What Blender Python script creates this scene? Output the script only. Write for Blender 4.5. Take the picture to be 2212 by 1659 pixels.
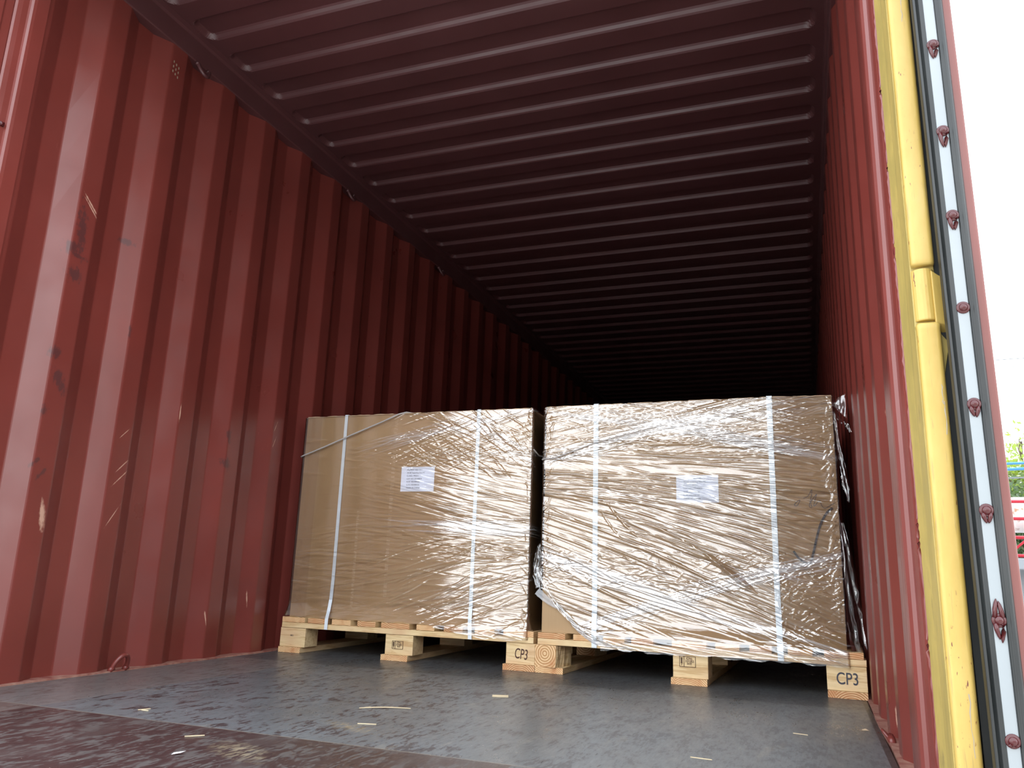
import bpy, bmesh, math, random
import numpy as np
from mathutils import Vector, Matrix

for o in list(bpy.data.objects):
    bpy.data.objects.remove(o)
S = bpy.context.scene
COL = S.collection
random.seed(7)
rng = np.random.default_rng(11)

# ------------------------------------------------------------------ camera
R = Vector((0.93817267, 0.34456544, 0.03326695))
U = Vector((0.0495476, -0.22877205, 0.97221828))
F = Vector((-0.34260337, 0.91046033, 0.23170007))
CP = Vector((2.17782, -1.23946, 0.36627))
cd = bpy.data.cameras.new('camera')
cam = bpy.data.objects.new('camera', cd)
COL.objects.link(cam)
cam.matrix_world = Matrix((
    (R.x, U.x, -F.x, CP.x), (R.y, U.y, -F.y, CP.y), (R.z, U.z, -F.z, CP.z), (0, 0, 0, 1)))
cd.sensor_fit = 'HORIZONTAL'
cd.sensor_width = 36.0
cd.lens = 36.0 * 1694.28 / 2212.0
cd.clip_start = 0.02
cd.clip_end = 500
S.camera = cam

# ------------------------------------------------------------------ world (hazy white sky), sun, exposure
W_ = bpy.data.worlds.new('hazy_sky')
S.world = W_
W_.use_nodes = True
wn = W_.node_tree
wn.nodes.clear()
wo = wn.nodes.new('ShaderNodeOutputWorld')
bg = wn.nodes.new('ShaderNodeBackground')
tc = wn.nodes.new('ShaderNodeTexCoord')
sx = wn.nodes.new('ShaderNodeSeparateXYZ')
cr = wn.nodes.new('ShaderNodeValToRGB')
wn.links.new(tc.outputs['Generated'], sx.inputs[0])
wn.links.new(sx.outputs['Z'], cr.inputs[0])
cr.color_ramp.elements[0].position = 0.0
cr.color_ramp.elements[0].color = (0.98, 0.985, 1.0, 1)
cr.color_ramp.elements[1].position = 0.8
cr.color_ramp.elements[1].color = (0.80, 0.90, 1.0, 1)
wn.links.new(cr.outputs[0], bg.inputs['Color'])
bg.inputs['Strength'].default_value = 4.8
wn.links.new(bg.outputs[0], wo.inputs[0])

sd = bpy.data.lights.new('sun', 'SUN')
sd.energy = 6.0
sd.angle = math.radians(1.2)
sd.color = (1.0, 0.95, 0.86)
sun = bpy.data.objects.new('sun', sd)
COL.objects.link(sun)
sun.location = (5, 14, 12)
sun.rotation_euler = Vector((0.1706, 0.8056, 0.5674)).to_track_quat('Z', 'Y').to_euler()

S.view_settings.view_transform = 'Standard'
S.view_settings.look = 'None'
S.view_settings.gamma = 1
S.view_settings.use_curve_mapping = False
S.view_settings.exposure = 0.0

# ------------------------------------------------------------------ materials
class NT:
    """tiny helper round a material's node tree"""
    def __init__(s, name, rough=0.5, metal=0.0, col=(0.5, 0.5, 0.5), spec=0.5):
        s.m = bpy.data.materials.new(name)
        s.m.use_nodes = True
        s.t = s.m.node_tree
        s.b = s.t.nodes['Principled BSDF']
        s.b.inputs['Roughness'].default_value = rough
        s.b.inputs['Metallic'].default_value = metal
        s.b.inputs['Base Color'].default_value = (*col, 1)
        s.b.inputs['Specular IOR Level'].default_value = spec
        s._tc = None
    def n(s, typ, **kw):
        nd = s.t.nodes.new(typ)
        for k, v in kw.items():
            setattr(nd, k, v)
        return nd
    def l(s, a, b):
        s.t.links.new(a, b)
    def coord(s, kind='Object'):
        if s._tc is None:
            s._tc = s.n('ShaderNodeTexCoord')
        return s._tc.outputs[kind]
    def mapped(s, scale=(1, 1, 1), rot=(0, 0, 0), loc=(0, 0, 0), src=None):
        mp = s.n('ShaderNodeMapping')
        mp.inputs['Scale'].default_value = scale
        mp.inputs['Rotation'].default_value = rot
        mp.inputs['Location'].default_value = loc
        s.l(src if src is not None else s.coord(), mp.inputs['Vector'])
        return mp.outputs[0]
    def noise(s, vec, scale=5, detail=4, rough=0.5, dist=0.0):
        nd = s.n('ShaderNodeTexNoise')
        nd.inputs['Scale'].default_value = scale
        nd.inputs['Detail'].default_value = detail
        nd.inputs['Roughness'].default_value = rough
        nd.inputs['Distortion'].default_value = dist
        s.l(vec, nd.inputs['Vector'])
        return nd.outputs[0]
    def ramp(s, fac, stops, interp='LINEAR'):
        nd = s.n('ShaderNodeValToRGB')
        e = nd.color_ramp.elements
        nd.color_ramp.interpolation = interp
        while len(e) < len(stops):
            e.new(0.5)
        for i, (p, c) in enumerate(stops):
            e[i].position = p
            e[i].color = (*c, 1) if len(c) == 3 else c
        s.l(fac, nd.inputs[0])
        return nd.outputs[0]
    def mix(s, fac, a, b, mode='MIX'):
        nd = s.n('ShaderNodeMix', data_type='RGBA', blend_type=mode)
        for sock, v in ((nd.inputs[0], fac), (nd.inputs[6], a), (nd.inputs[7], b)):
            if isinstance(v, (int, float)):
                sock.default_value = v
            elif isinstance(v, tuple):
                sock.default_value = (*v, 1)
            else:
                s.l(v, sock)
        return nd.outputs[2]
    def math(s, op, a, b=None, c=None, clamp=False):
        nd = s.n('ShaderNodeMath', operation=op, use_clamp=clamp)
        for i, v in enumerate((a, b, c)):
            if v is None:
                continue
            if isinstance(v, (int, float)):
                nd.inputs[i].default_value = v
            else:
                s.l(v, nd.inputs[i])
        return nd.outputs[0]
    def bump(s, h, strength=0.3, dist=0.001):
        nd = s.n('ShaderNodeBump')
        nd.inputs['Strength'].default_value = strength
        nd.inputs['Distance'].default_value = dist
        s.l(h, nd.inputs['Height'])
        s.l(nd.outputs[0], s.b.inputs['Normal'])
        return nd
    def color(s, c):
        s.l(c, s.b.inputs['Base Color'])
    def rough(s, r):
        s.l(r, s.b.inputs['Roughness'])
    def spot(s, sep, a, b, ha, hb, ang=0.0, soft=0.35, wob=None, wamp=0.0):
        """mask of a soft ellipse at (a, b) in two of the coordinates, half sizes ha, hb"""
        A = s.math('SUBTRACT', sep[0], a)
        B = s.math('SUBTRACT', sep[1], b)
        ca, sa = math.cos(ang), math.sin(ang)
        A2 = s.math('ADD', s.math('MULTIPLY', A, ca / ha), s.math('MULTIPLY', B, sa / ha))
        B2 = s.math('ADD', s.math('MULTIPLY', A, -sa / hb), s.math('MULTIPLY', B, ca / hb))
        d = s.math('SQRT', s.math('ADD', s.math('MULTIPLY', A2, A2), s.math('MULTIPLY', B2, B2)))
        if wob is not None:
            d = s.math('ADD', d, s.math('MULTIPLY', s.math('SUBTRACT', wob, 0.5), wamp))
        return s.math('DIVIDE', s.math('SUBTRACT', 1.0, d), soft, clamp=True)

RED = (0.172, 0.032, 0.025)
def red_paint(name, marks=(), col=RED, rough=0.33):
    """container paint; marks = (kind, a, b, half a, half b, angle) in the wall's y/z"""
    k = NT(name, rough=rough, col=col, spec=0.62)
    big = k.noise(k.mapped(), 2.5, 4, 0.6)
    c = k.ramp(big, [(0.3, (col[0] * .88, col[1] * .9, col[2] * .9)), (0.7, (col[0] * 1.1, col[1] * 1.12, col[2] * 1.12))])
    # thin pale scratches, sparse
    sc = k.noise(k.mapped((1, 60, 5), (0.5, 0, 0)), 3.0, 2, 0.5)
    pat = k.noise(k.mapped((1, 1, 1), loc=(3, 1, 7)), 2.2, 2)
    msk = k.math('MULTIPLY', k.ramp(sc, [(0.735, (0, 0, 0)), (0.76, (1, 1, 1))]), k.ramp(pat, [(0.56, (0, 0, 0)), (0.66, (1, 1, 1))]))
    c = k.mix(k.math('MULTIPLY', msk, 0.55), c, (0.42, 0.17, 0.13))
    if marks:
        sp = k.n('ShaderNodeSeparateXYZ')
        k.l(k.coord(), sp.inputs[0])
        yz = (sp.outputs[1], sp.outputs[2])
        w = k.noise(k.mapped((1, 1.6, 1)), 45, 4, 0.65)
        dark = light = None
        for kind, a, b, ha, hb, ang in marks:
            mk = k.spot(yz, a, b, ha, hb, ang, 0.5, w, 3.2 if kind == 'dark' else 1.6)
            if kind == 'dark':
                dark = mk if dark is None else k.math('MAXIMUM', dark, mk)
            else:
                light = mk if light is None else k.math('MAXIMUM', light, mk)
        if dark is not None:
            c = k.mix(k.math('MULTIPLY', dark, 0.6), c, (0.045, 0.024, 0.026))
        if light is not None:
            c = k.mix(k.math('MULTIPLY', light, 0.85), c, (0.55, 0.33, 0.24))
    k.color(c)
    h = k.noise(k.mapped((1, 1, 0.35)), 5, 2, 0.5)
    k.bump(h, 0.25, 0.012)
    r = k.ramp(k.noise(k.mapped(loc=(5, 5, 5)), 6, 4), [(0.3, (rough - .06,) * 3), (0.7, (rough + .1,) * 3)])
    k.rough(r)
    return k.m

def pine(name, axis='X', tone=1.0, hue=0):
    """sawn softwood, grain running along the axis"""
    k = NT(name, rough=0.62, spec=0.3)
    st = {'X': (1.2, 14, 14), 'Y': (14, 1.2, 14), 'Z': (14, 14, 1.2)}[axis]
    oi = k.n('ShaderNodeObjectInfo')
    off = k.n('ShaderNodeVectorMath', operation='SCALE')
    off.inputs[0].default_value = (3.1, 7.7, 5.3)
    k.l(oi.outputs['Random'], off.inputs['Scale'])
    add = k.n('ShaderNodeVectorMath', operation='ADD')
    k.l(k.coord(), add.inputs[0])
    k.l(off.outputs[0], add.inputs[1])
    v = add.outputs[0]
    g = k.noise(k.mapped(st, src=v), 5.5, 5, 0.6, 0.6)
    a = (0.74 * tone, 0.56 * tone, 0.31 * tone) if hue == 0 else (0.66 * tone, 0.36 * tone, 0.19 * tone)
    b = (0.57 * tone, 0.37 * tone, 0.175 * tone) if hue == 0 else (0.45 * tone, 0.19 * tone, 0.09 * tone)
    c = k.ramp(g, [(0.35, b), (0.5, a), (0.62, (a[0] * 1.06, a[1] * 1.06, a[2] * 1.1)), (0.75, b)])
    tint = k.noise(k.mapped((2, 2, 2), src=v), 4, 2)
    c = k.mix(k.ramp(tint, [(0.45, (0, 0, 0)), (0.75, (.55, .55, .55))]), c, (0.58 * tone, 0.30 * tone, 0.17 * tone))
    fine = k.noise(k.mapped((st[0] * 6, st[1] * 6, st[2] * 6), src=v), 6, 3)
    c = k.mix(k.ramp(fine, [(0.62, (0, 0, 0)), (0.8, (.35, .35, .35))]), c, (0.30, 0.19, 0.10))
    k.color(c)
    k.bump(g, 0.5, 0.002)
    return k.m

def end_grain(name, centre, tone=1.0, orange=0.5, ring=60):
    """cut end of a board: growth rings round a centre, in local x/z"""
    k = NT(name, rough=0.7, spec=0.2)
    mp = k.mapped(loc=(-centre[0], 0, -centre[1])) if ring < 110 else None
    oi = k.n('ShaderNodeObjectInfo')
    dist = k.noise(k.coord(), 14, 2)
    sp = k.n('ShaderNodeSeparateXYZ')
    if mp is None:      # boards: rings centred below each board, shifted from board to board
        fr = k.n('ShaderNodeVectorMath', operation='MODULO')
        k.l(k.coord(), fr.inputs[0]); fr.inputs[1].default_value = (.13, 10, 10)
        mp = k.mapped(loc=(-centre[0], 0, -centre[1]), src=fr.outputs[0])
    k.l(mp, sp.inputs[0])
    r = k.math('SQRT', k.math('ADD', k.math('POWER', sp.outputs[0], 2.0), k.math('POWER', sp.outputs[2], 2.0)))
    ph = k.math('ADD', k.math('MULTIPLY', r, ring * 2 * math.pi), k.math('MULTIPLY', dist, 4.5))
    w = k.math('MULTIPLY_ADD', k.math('SINE', ph), 0.5, 0.5)
    a = (0.76 * tone, 0.53 * tone, 0.30 * tone)
    b = (0.46 * tone, 0.24 * tone, 0.10 * tone) if orange < .5 else (0.36, 0.14, 0.05)
    c = k.ramp(w, [(0.3, a), (0.85, b)])
    blot = k.noise(k.coord(), 22, 4)
    c = k.mix(k.ramp(blot, [(0.5 - orange * .2, (0, 0, 0)), (0.75, (.8, .8, .8))]), c, (0.52, 0.22, 0.09))
    k.color(c)
    k.bump(k.noise(k.coord(), 160, 3), 0.5, 0.001)
    return k.m

M = {}
# (kind, y, z, half y, half z, angle) of scuffs on the left wall
LM = [('dark', .475, 1.335, .03, .022, .2), ('dark', .50, 1.315, .035, .010, -.1), ('dark', .50, 1.25, .028, .03, .5),
      ('dark', .50, 1.40, .02, .10, .1), ('dark', .478, .985, .022, .020, 0), ('dark', .51, .90, .02, .05, .6),
      ('dark', .475, .80, .012, .022, 0), ('dark', .478, .64, .03, .008, .7), ('dark', .505, .61, .03, .006, .9),
      ('dark', .748, 1.13, .006, .03, 0), ('dark', 1.31, .86, .012, .03, .2), ('dark', 1.31, .75, .02, .03, .5), ('dark', .70, 1.45, .03, .012, 0),
      ('light', .515, 1.505, .045, .0035, -.75), ('light', .52, 1.49, .045, .003, -.75), ('light', .53, .48, .012, .05, .15),
      ('light', 1.03, .90, .003, .04, 0), ('light', .79, .78, .035, .0015, .8), ('light', .80, .67, .04, .002, .8),
      ('light', .80, .63, .045, .002, .8), ('light', .79, .50, .05, .002, 1.0), ('light', 1.30, .15, .003, .03, .2),
      ('light', 1.55, .22, .003, .035, .1), ('light', 1.60, .95, .03, .002, 1.2), ('light', 1.60, .88, .03, .002, 1.2), ('light', 1.88, .92, .03, .003, 1.2)]
RM = [('light', .70, .75, .02, .015, 0), ('light', .56, .93, .012, .022, .5), ('light', .36, .83, .008, .010, 0), ('dark', .62, 1.15, .006, .12, 0),
      ('dark', .55, .85, .005, .08, 0), ('light', 1.35, .12, .004, .035, 0), ('light', 1.0, .05, .005, .03, 0), ('light', .38, .17, .004, .05, 0),
      ('dark', .70, .5, .006, .05, 0), ('dark', .45, .3, .004, .09, 0)]
M['wall_l'] = red_paint('red_wall_paint_left', LM)
M['wall_r'] = red_paint('red_wall_paint_right', RM)
M['red'] = red_paint('red_container_paint')
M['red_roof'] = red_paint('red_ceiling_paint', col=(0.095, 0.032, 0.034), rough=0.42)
M['door_red'] = red_paint('red_door_paint', col=(0.155, 0.042, 0.033), rough=0.5)
k = NT('dark_red_rivet_paint', rough=0.22, col=(0.062, 0.008, 0.009)); M['rivet'] = k.m
k = NT('dusty_red_steel', rough=0.6, col=(0.3, 0.12, 0.09))
k.color(k.ramp(k.noise(k.coord(), 30, 5), [(0.3, (0.22, 0.05, 0.04)), (0.7, (0.42, 0.24, 0.18))])); M['curb'] = k.m

k = NT('yellow_post_paint', rough=0.42)
n1 = k.noise(k.mapped((1, 1, .6)), 9, 5, 0.6)
c = k.ramp(n1, [(0.3, (0.43, 0.285, 0.062)), (0.6, (0.49, 0.335, 0.088)), (0.8, (0.45, 0.33, 0.13))])
st_ = k.noise(k.mapped((60, 60, 4)), 3, 4, 0.6)
c = k.mix(k.math('MULTIPLY', k.ramp(st_, [(0.60, (0, 0, 0)), (0.70, (1, 1, 1))]), 0.5), c, (0.22, 0.15, 0.06))
sp_ = k.noise(k.mapped((120, 120, 30)), 2.2, 3)
zone = k.noise(k.mapped((1, 1, 2.0), loc=(0, 0, 4)), 4, 2)
c = k.mix(k.math('MULTIPLY', k.ramp(sp_, [(0.68, (0, 0, 0)), (0.70, (1, 1, 1))]), k.ramp(zone, [(0.5, (0, 0, 0)), (0.56, (1, 1, 1))])), c, (0.16, 0.05, 0.03))
k.color(c); k.bump(k.noise(k.mapped((1, 1, .5)), 70, 3), 0.3, 0.002); M['yellow'] = k.m
k = NT('grimy_yellow_paint', rough=0.55)
c = k.ramp(k.noise(k.mapped((1, 1, .3)), 25, 5, .65), [(0.38, (0.33, 0.25, 0.07)), (0.6, (0.42, 0.31, 0.085)), (0.8, (0.14, 0.11, 0.05))])
k.color(c); M['yellow_dirty'] = k.m
k = NT('bare_steel_and_vent_light', rough=0.5, col=(0.34, 0.28, 0.2)); M['chip'] = k.m  # chips on the post; the pale tone doubles as daylight in the vent holes

k = NT('black_rubber', rough=0.42, col=(0.018, 0.02, 0.021))
k.color(k.ramp(k.noise(k.mapped((1, 1, .2)), 30, 4), [(0.4, (0.008, 0.0095, 0.0095)), (0.75, (0.024, 0.026, 0.025))])); M['rubber'] = k.m
k = NT('white_retainer_strip', rough=0.35)
c = k.ramp(k.noise(k.mapped((1, 1, .5)), 14, 4), [(0.3, (0.235, 0.255, 0.265)), (0.7, (0.265, 0.285, 0.295))])
c = k.mix(k.ramp(k.noise(k.mapped((1, 1, .6)), 90, 2), [(0.74, (0, 0, 0)), (0.8, (.6, .6, .6))]), c, (0.12, 0.12, 0.12))
k.color(c); M['white'] = k.m

# cardboard
def cardboard(name, creases=(), tone=1.0):
    k = NT(name, rough=0.75, spec=0.25)
    c = k.ramp(k.noise(k.mapped((1, 1, 1)), 3.5, 4), [(0.3, (0.43 * tone, 0.285 * tone, 0.158 * tone)), (0.7, (0.475 * tone, 0.325 * tone, 0.182 * tone))])
    fl = k.noise(k.mapped((220, 3, 3)), 1.5, 2)
    c = k.mix(k.ramp(fl, [(0.4, (0, 0, 0)), (0.7, (.12, .12, .12))]), c, (0.36, 0.21, 0.10))
    sp = k.n('ShaderNodeSeparateXYZ'); k.l(k.coord(), sp.inputs[0])
    w = k.noise(k.mapped((6, 1, 30)), 5, 4)
    for x, hw, lo, hi, colr, amt in creases:
        d = k.math('ABSOLUTE', k.math('SUBTRACT', sp.outputs[0], x))
        mk = k.math('LESS_THAN', d, hw)
        mk = k.math('MULTIPLY', mk, k.math('GREATER_THAN', sp.outputs[2], lo))
        mk = k.math('MULTIPLY', mk, k.math('LESS_THAN', sp.outputs[2], hi))
        if amt > 0:
            mk = k.math('MULTIPLY', mk, k.math('MULTIPLY', k.ramp(w, [(0.45, (0, 0, 0)), (0.6, (1, 1, 1))]), amt))
        else:
            mk = k.math('MULTIPLY', mk, -amt)
        c = k.mix(mk, c, colr)
    k.color(c)
    k.bump(k.noise(k.mapped((300, 3, 1.5)), 1, 2), 0.12, 0.001)
    return k.m
PALE = (0.68, 0.54, 0.40)
M['card1'] = cardboard('brown_cardboard_left', tone=1.0, creases=[(.30, .006, .05, .45, PALE, .5), (.455, .008, .1, .85, PALE, .35), (.0, .075, 0, .9, (0.35, 0.21, 0.105), -.55)])
M['card2'] = cardboard('brown_cardboard_right', tone=1.0, creases=[(.6, .004, .2, .5, PALE, .3)])
M['card_edge'] = NT('torn_cardboard_edge', rough=.8, col=(0.60, 0.45, 0.29)).m

# stretch film: several clear layers, part see-through, part mirror
k = NT('clear_stretch_film')
k.t.nodes.remove(k.b)
out = k.t.nodes['Material Output']
tr = k.n('ShaderNodeBsdfTransparent'); tr.inputs[0].default_value = (0.965, 0.965, 0.96, 1)
gl = k.n('ShaderNodeBsdfGlossy'); gl.inputs['Roughness'].default_value = 0.07
gl.inputs['Color'].default_value = (1, 1, 1, 1)
lw = k.n('ShaderNodeFresnel'); lw.inputs[0].default_value = 1.5
fac = k.math('MULTIPLY_ADD', lw.outputs[0], 1.6, 0.10, clamp=True)
at = k.n('ShaderNodeAttribute'); at.attribute_name = 'ply'
fac = k.math('ADD', fac, k.math('MULTIPLY', at.outputs['Fac'], .38), clamp=True)
mx = k.n('ShaderNodeMixShader')
k.l(fac, mx.inputs[0]); df = k.n('ShaderNodeBsdfDiffuse'); df.inputs[0].default_value = (.85, .86, .87, 1)
mg = k.n('ShaderNodeMixShader'); k.l(k.math('MULTIPLY', at.outputs['Fac'], .55), mg.inputs[0])
k.l(gl.outputs[0], mg.inputs[1]); k.l(df.outputs[0], mg.inputs[2])
k.l(tr.outputs[0], mx.inputs[1]); k.l(mg.outputs[0], mx.inputs[2])
bp = k.n('ShaderNodeBump'); bp.inputs['Strength'].default_value = 0.28; bp.inputs['Distance'].default_value = 0.0012
fh = k.math('ADD', k.noise(k.mapped((4, 30, 95), (0, .10, 0)), 2, 3, .55), k.math('MULTIPLY', k.noise(k.mapped((9, 30, 40), (0, -.35, 0)), 3, 2), .4))
k.l(fh, bp.inputs['Height']); k.l(bp.outputs[0], gl.inputs['Normal'])
k.l(mx.outputs[0], out.inputs[0])
M['film'] = k.m
k = NT('bunched_film', rough=0.2, col=(0.75, 0.76, 0.78)); k.b.inputs['Alpha'].default_value = 0.5
k.bump(k.noise(k.mapped((40, 40, 200), (0, .4, 0)), 2, 3), .8, .003); M['film_dense'] = k.m
k = NT('twisted_film_cord', rough=0.25, col=(0.42, 0.39, 0.38)); M['cord'] = k.m

k = NT('white_strapping', rough=0.4)
wv = k.n('ShaderNodeTexChecker'); wv.inputs['Scale'].default_value = 420
k.l(k.coord(), wv.inputs['Vector']); wv.inputs['Color1'].default_value = (.80, .85, .90, 1); wv.inputs['Color2'].default_value = (.72, .78, .84, 1)
k.color(wv.outputs[0]); M['strap'] = k.m
k = NT('white_label_paper', rough=0.6, col=(0.80, 0.82, 0.92)); M['paper'] = k.m
k = NT('printed_ink', rough=0.6, col=(0.045, 0.045, 0.06)); M['ink'] = k.m
k = NT('black_marker_ink', rough=0.4, col=(0.012, 0.012, 0.013)); M['marker'] = k.m
k = NT('ballpoint_ink', rough=0.5, col=(0.07, 0.08, 0.10)); M['pen'] = k.m
k = NT('branded_brown_ink', rough=0.7, col=(0.07, 0.025, 0.015)); M['stamp'] = k.m
M['pineX'] = pine('sawn_pine_lengthwise', 'X')
M['pineY'] = pine('sawn_pine_depthwise', 'Y', .95)
M['pineX_red'] = pine('reddish_sawn_pine', 'X', .95, 1)
M['end_a'] = end_grain('orange_board_end', (.05, -.035), 1.0, .9, 150)
M['end_b'] = end_grain('pale_board_end', (.045, -.05), 1.12, .1, 170)
M['log'] = end_grain('block_with_growth_rings', (.042, .047), 1.05, .0, 105)
M['splinter'] = NT('pale_wood_splinter', rough=.7, col=(.52, .42, .27)).m

# floor: worn dark plywood panels
k = NT('worn_plywood_floor', rough=0.4, spec=0.4)
sp = k.n('ShaderNodeSeparateXYZ'); k.l(k.coord(), sp.inputs[0])
X_, Y_ = sp.outputs[0], sp.outputs[1]
blot = k.noise(k.mapped((2.2, 1, 1)), 2.2, 5, .6)
n1 = k.noise(k.mapped((10, 3.4, 1), (0, 0, .12)), 3.0, 10, .74, .3)
n2 = k.noise(k.mapped((38, 9, 1), (0, 0, .16), (3, 1, 0)), 3.0, 6, .65)
along = k.math('ADD', k.math('MULTIPLY', n1, .62), k.math('MULTIPLY', n2, .38))
fine = k.noise(k.mapped((90, 8, 1), (0, 0, .1)), 3, 4, .6)
grey = k.ramp(blot, [(0.3, (0.100, 0.107, 0.110)), (0.7, (0.160, 0.175, 0.184))])
grey = k.mix(k.ramp(fine, [(0.4, (0, 0, 0)), (0.75, (.5, .5, .5))]), grey, (0.080, 0.078, 0.078))
flake = k.ramp(k.math('ADD', along, k.math('MULTIPLY', k.math('SUBTRACT', blot, .5), .22)), [(0.535, (0, 0, 0)), (0.548, (1, 1, 1))])
fx = k.ramp(k.math('MULTIPLY', X_, .42), [(0.0, (1, 1, 1)), (0.50, (.85, .85, .85)), (0.78, (.30, .30, .30))])
col = k.mix(k.math('MULTIPLY', flake, fx), grey, (0.042, 0.027, 0.027))
pale = k.noise(k.mapped((5, 1.4, 1), (0, 0, .3), (4, 2, 0)), 2.6, 6, .65)
col = k.mix(k.math('MULTIPLY', k.ramp(pale, [(0.60, (0, 0, 0)), (0.72, (1, 1, 1))]), .45), col, (0.30, 0.27, 0.22))
# front panel and left strip are browner boards
brown = k.mix(k.ramp(along, [(0.50, (0, 0, 0)), (0.545, (.8, .8, .8))]), (0.040, 0.021, 0.020), (0.110, 0.103, 0.098))
brown = k.mix(k.ramp(blot, [(0.52, (0, 0, 0)), (0.60, (.5, .5, .5))]), brown, (0.080, 0.060, 0.055))
brown = k.mix(k.ramp(fine, [(0.62, (0, 0, 0)), (0.70, (.5, .5, .5))]), brown, (0.20, 0.18, 0.16))
front = k.math('LESS_THAN', Y_, .315)
ffade = k.math('SUBTRACT', 1.0, k.math('MULTIPLY', k.math('GREATER_THAN', X_, 1.62), .75))
col = k.mix(k.math('MULTIPLY', k.math('MULTIPLY', front, ffade), .95), col, brown)
left = k.math('MULTIPLY', k.math('LESS_THAN', X_, .355), k.math('LESS_THAN', Y_, 1.44))
col = k.mix(k.math('MULTIPLY', left, .45), col, (0.17, 0.135, 0.12))
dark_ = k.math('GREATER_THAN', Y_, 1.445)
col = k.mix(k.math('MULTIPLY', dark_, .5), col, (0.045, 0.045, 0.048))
dust = k.spot((X_, Y_), 1.10, .16, .12, .055, -.5, .8, k.noise(k.mapped((3, 8, 1)), 6, 5, .7), 1.6)
dust2 = k.spot((X_, Y_), 1.16, .48, .13, .04, -.4, .8, k.noise(k.mapped((3, 8, 1)), 6, 5, .7), 1.6)
col = k.mix(k.math('MULTIPLY', k.math('MULTIPLY', k.math('MAXIMUM', dust, dust2), k.ramp(n2, [(0.45, (0, 0, 0)), (0.56, (1, 1, 1))])), .6), col, (0.36, 0.29, 0.18))
# gouges
gou = k.noise(k.mapped((70, 9, 1), (0, 0, 1.35), (1, 1, 0)), 1.6, 3, .5)
col = k.mix(k.ramp(gou, [(0.70, (0, 0, 0)), (0.72, (1, 1, 1))]), col, (0.015, 0.013, 0.014))
# crumbs of sawdust
vor = k.n('ShaderNodeTexVoronoi'); vor.inputs['Scale'].default_value = 42; k.l(k.mapped((1, 1, 0)), vor.inputs['Vector'])
cr_ = k.math('MULTIPLY', k.math('LESS_THAN', vor.outputs['Distance'], .055), k.ramp(k.noise(k.mapped(loc=(9, 9, 9)), 3, 3), [(0.5, (0, 0, 0)), (0.6, (1, 1, 1))]))
col = k.mix(cr_, col, (0.55, 0.5, 0.42))
# seams between panels
def seam(v, at, hw):
    return k.math('LESS_THAN', k.math('ABSOLUTE', k.math('SUBTRACT', v, at)), hw)
sm = k.math('MAXIMUM', seam(Y_, .315, .002), seam(Y_, 1.44, .0015))
sm = k.math('MAXIMUM', sm, seam(Y_, 2.64, .002))
sm = k.math('MAXIMUM', sm, k.math('MULTIPLY', seam(X_, .355, .0012), k.math('GREATER_THAN', Y_, .315)))
col = k.mix(k.math('MULTIPLY', sm, .7), col, (0.24, 0.21, 0.17))
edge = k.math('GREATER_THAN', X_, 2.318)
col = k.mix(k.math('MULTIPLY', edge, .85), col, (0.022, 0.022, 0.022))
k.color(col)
k.rough(k.ramp(k.math('MULTIPLY_ADD', along, .6, k.math('MULTIPLY', blot, .4)), [(0.40, (.26, .26, .26)), (0.60, (.44, .44, .44))]))
k.bump(k.math('ADD', k.math('MULTIPLY', along, 1.0), k.math('MULTIPLY', fine, .3)), .3, .0006)
M['floor'] = k.m

k = NT('yard_concrete', rough=.9)
k.color(k.ramp(k.noise(k.coord(), .8, 6), [(0.3, (.36, .35, .33)), (0.7, (.50, .48, .45))])); M['concrete'] = k.m
k = NT('bark', rough=.9, col=(.12, .09, .06)); M['bark'] = k.m
def leafmat(name, col):
    k = NT(name, rough=.5)
    oi = k.noise(k.coord(), 2.5, 3)
    k.color(k.ramp(oi, [(0.3, tuple(x * .6 for x in col)), (0.7, col)]))
    k.b.inputs['Subsurface Weight'].default_value = 0
    tr = k.n('ShaderNodeBsdfTranslucent'); tr.inputs[0].default_value = (col[0] * 1.2, col[1] * 1.2, col[2] * .8, 1)
    mx = k.n('ShaderNodeMixShader'); mx.inputs[0].default_value = .45
    k.l(k.b.outputs[0], mx.inputs[1]); k.l(tr.outputs[0], mx.inputs[2]); k.l(mx.outputs[0], k.t.nodes['Material Output'].inputs[0])
    return k.m
M['leaf'] = leafmat('light_green_leaves', (.20, .27, .055))
M['leaf_dark'] = leafmat('dark_green_leaves', (.06, .10, .04))
M['wire'] = NT('grey_cable', rough=.5, col=(.14, .15, .16)).m
M['blue_cable'] = NT('blue_cable', rough=.4, col=(.05, .20, .40)).m
M['pink'] = NT('red_trailer_paint', rough=.4, col=(.50, .03, .05)).m
M['grey_steel'] = NT('grey_steel', rough=.5, col=(.22, .24, .26)).m
M['tyre'] = NT('tyre_rubber', rough=.8, col=(.02, .02, .02)).m
k = NT('rusty_white_tank', rough=.5)
k.color(k.ramp(k.noise(k.coord(), 9, 5), [(0.55, (.78, .77, .74)), (0.68, (.35, .18, .09))])); M['tank'] = k.m

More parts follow.
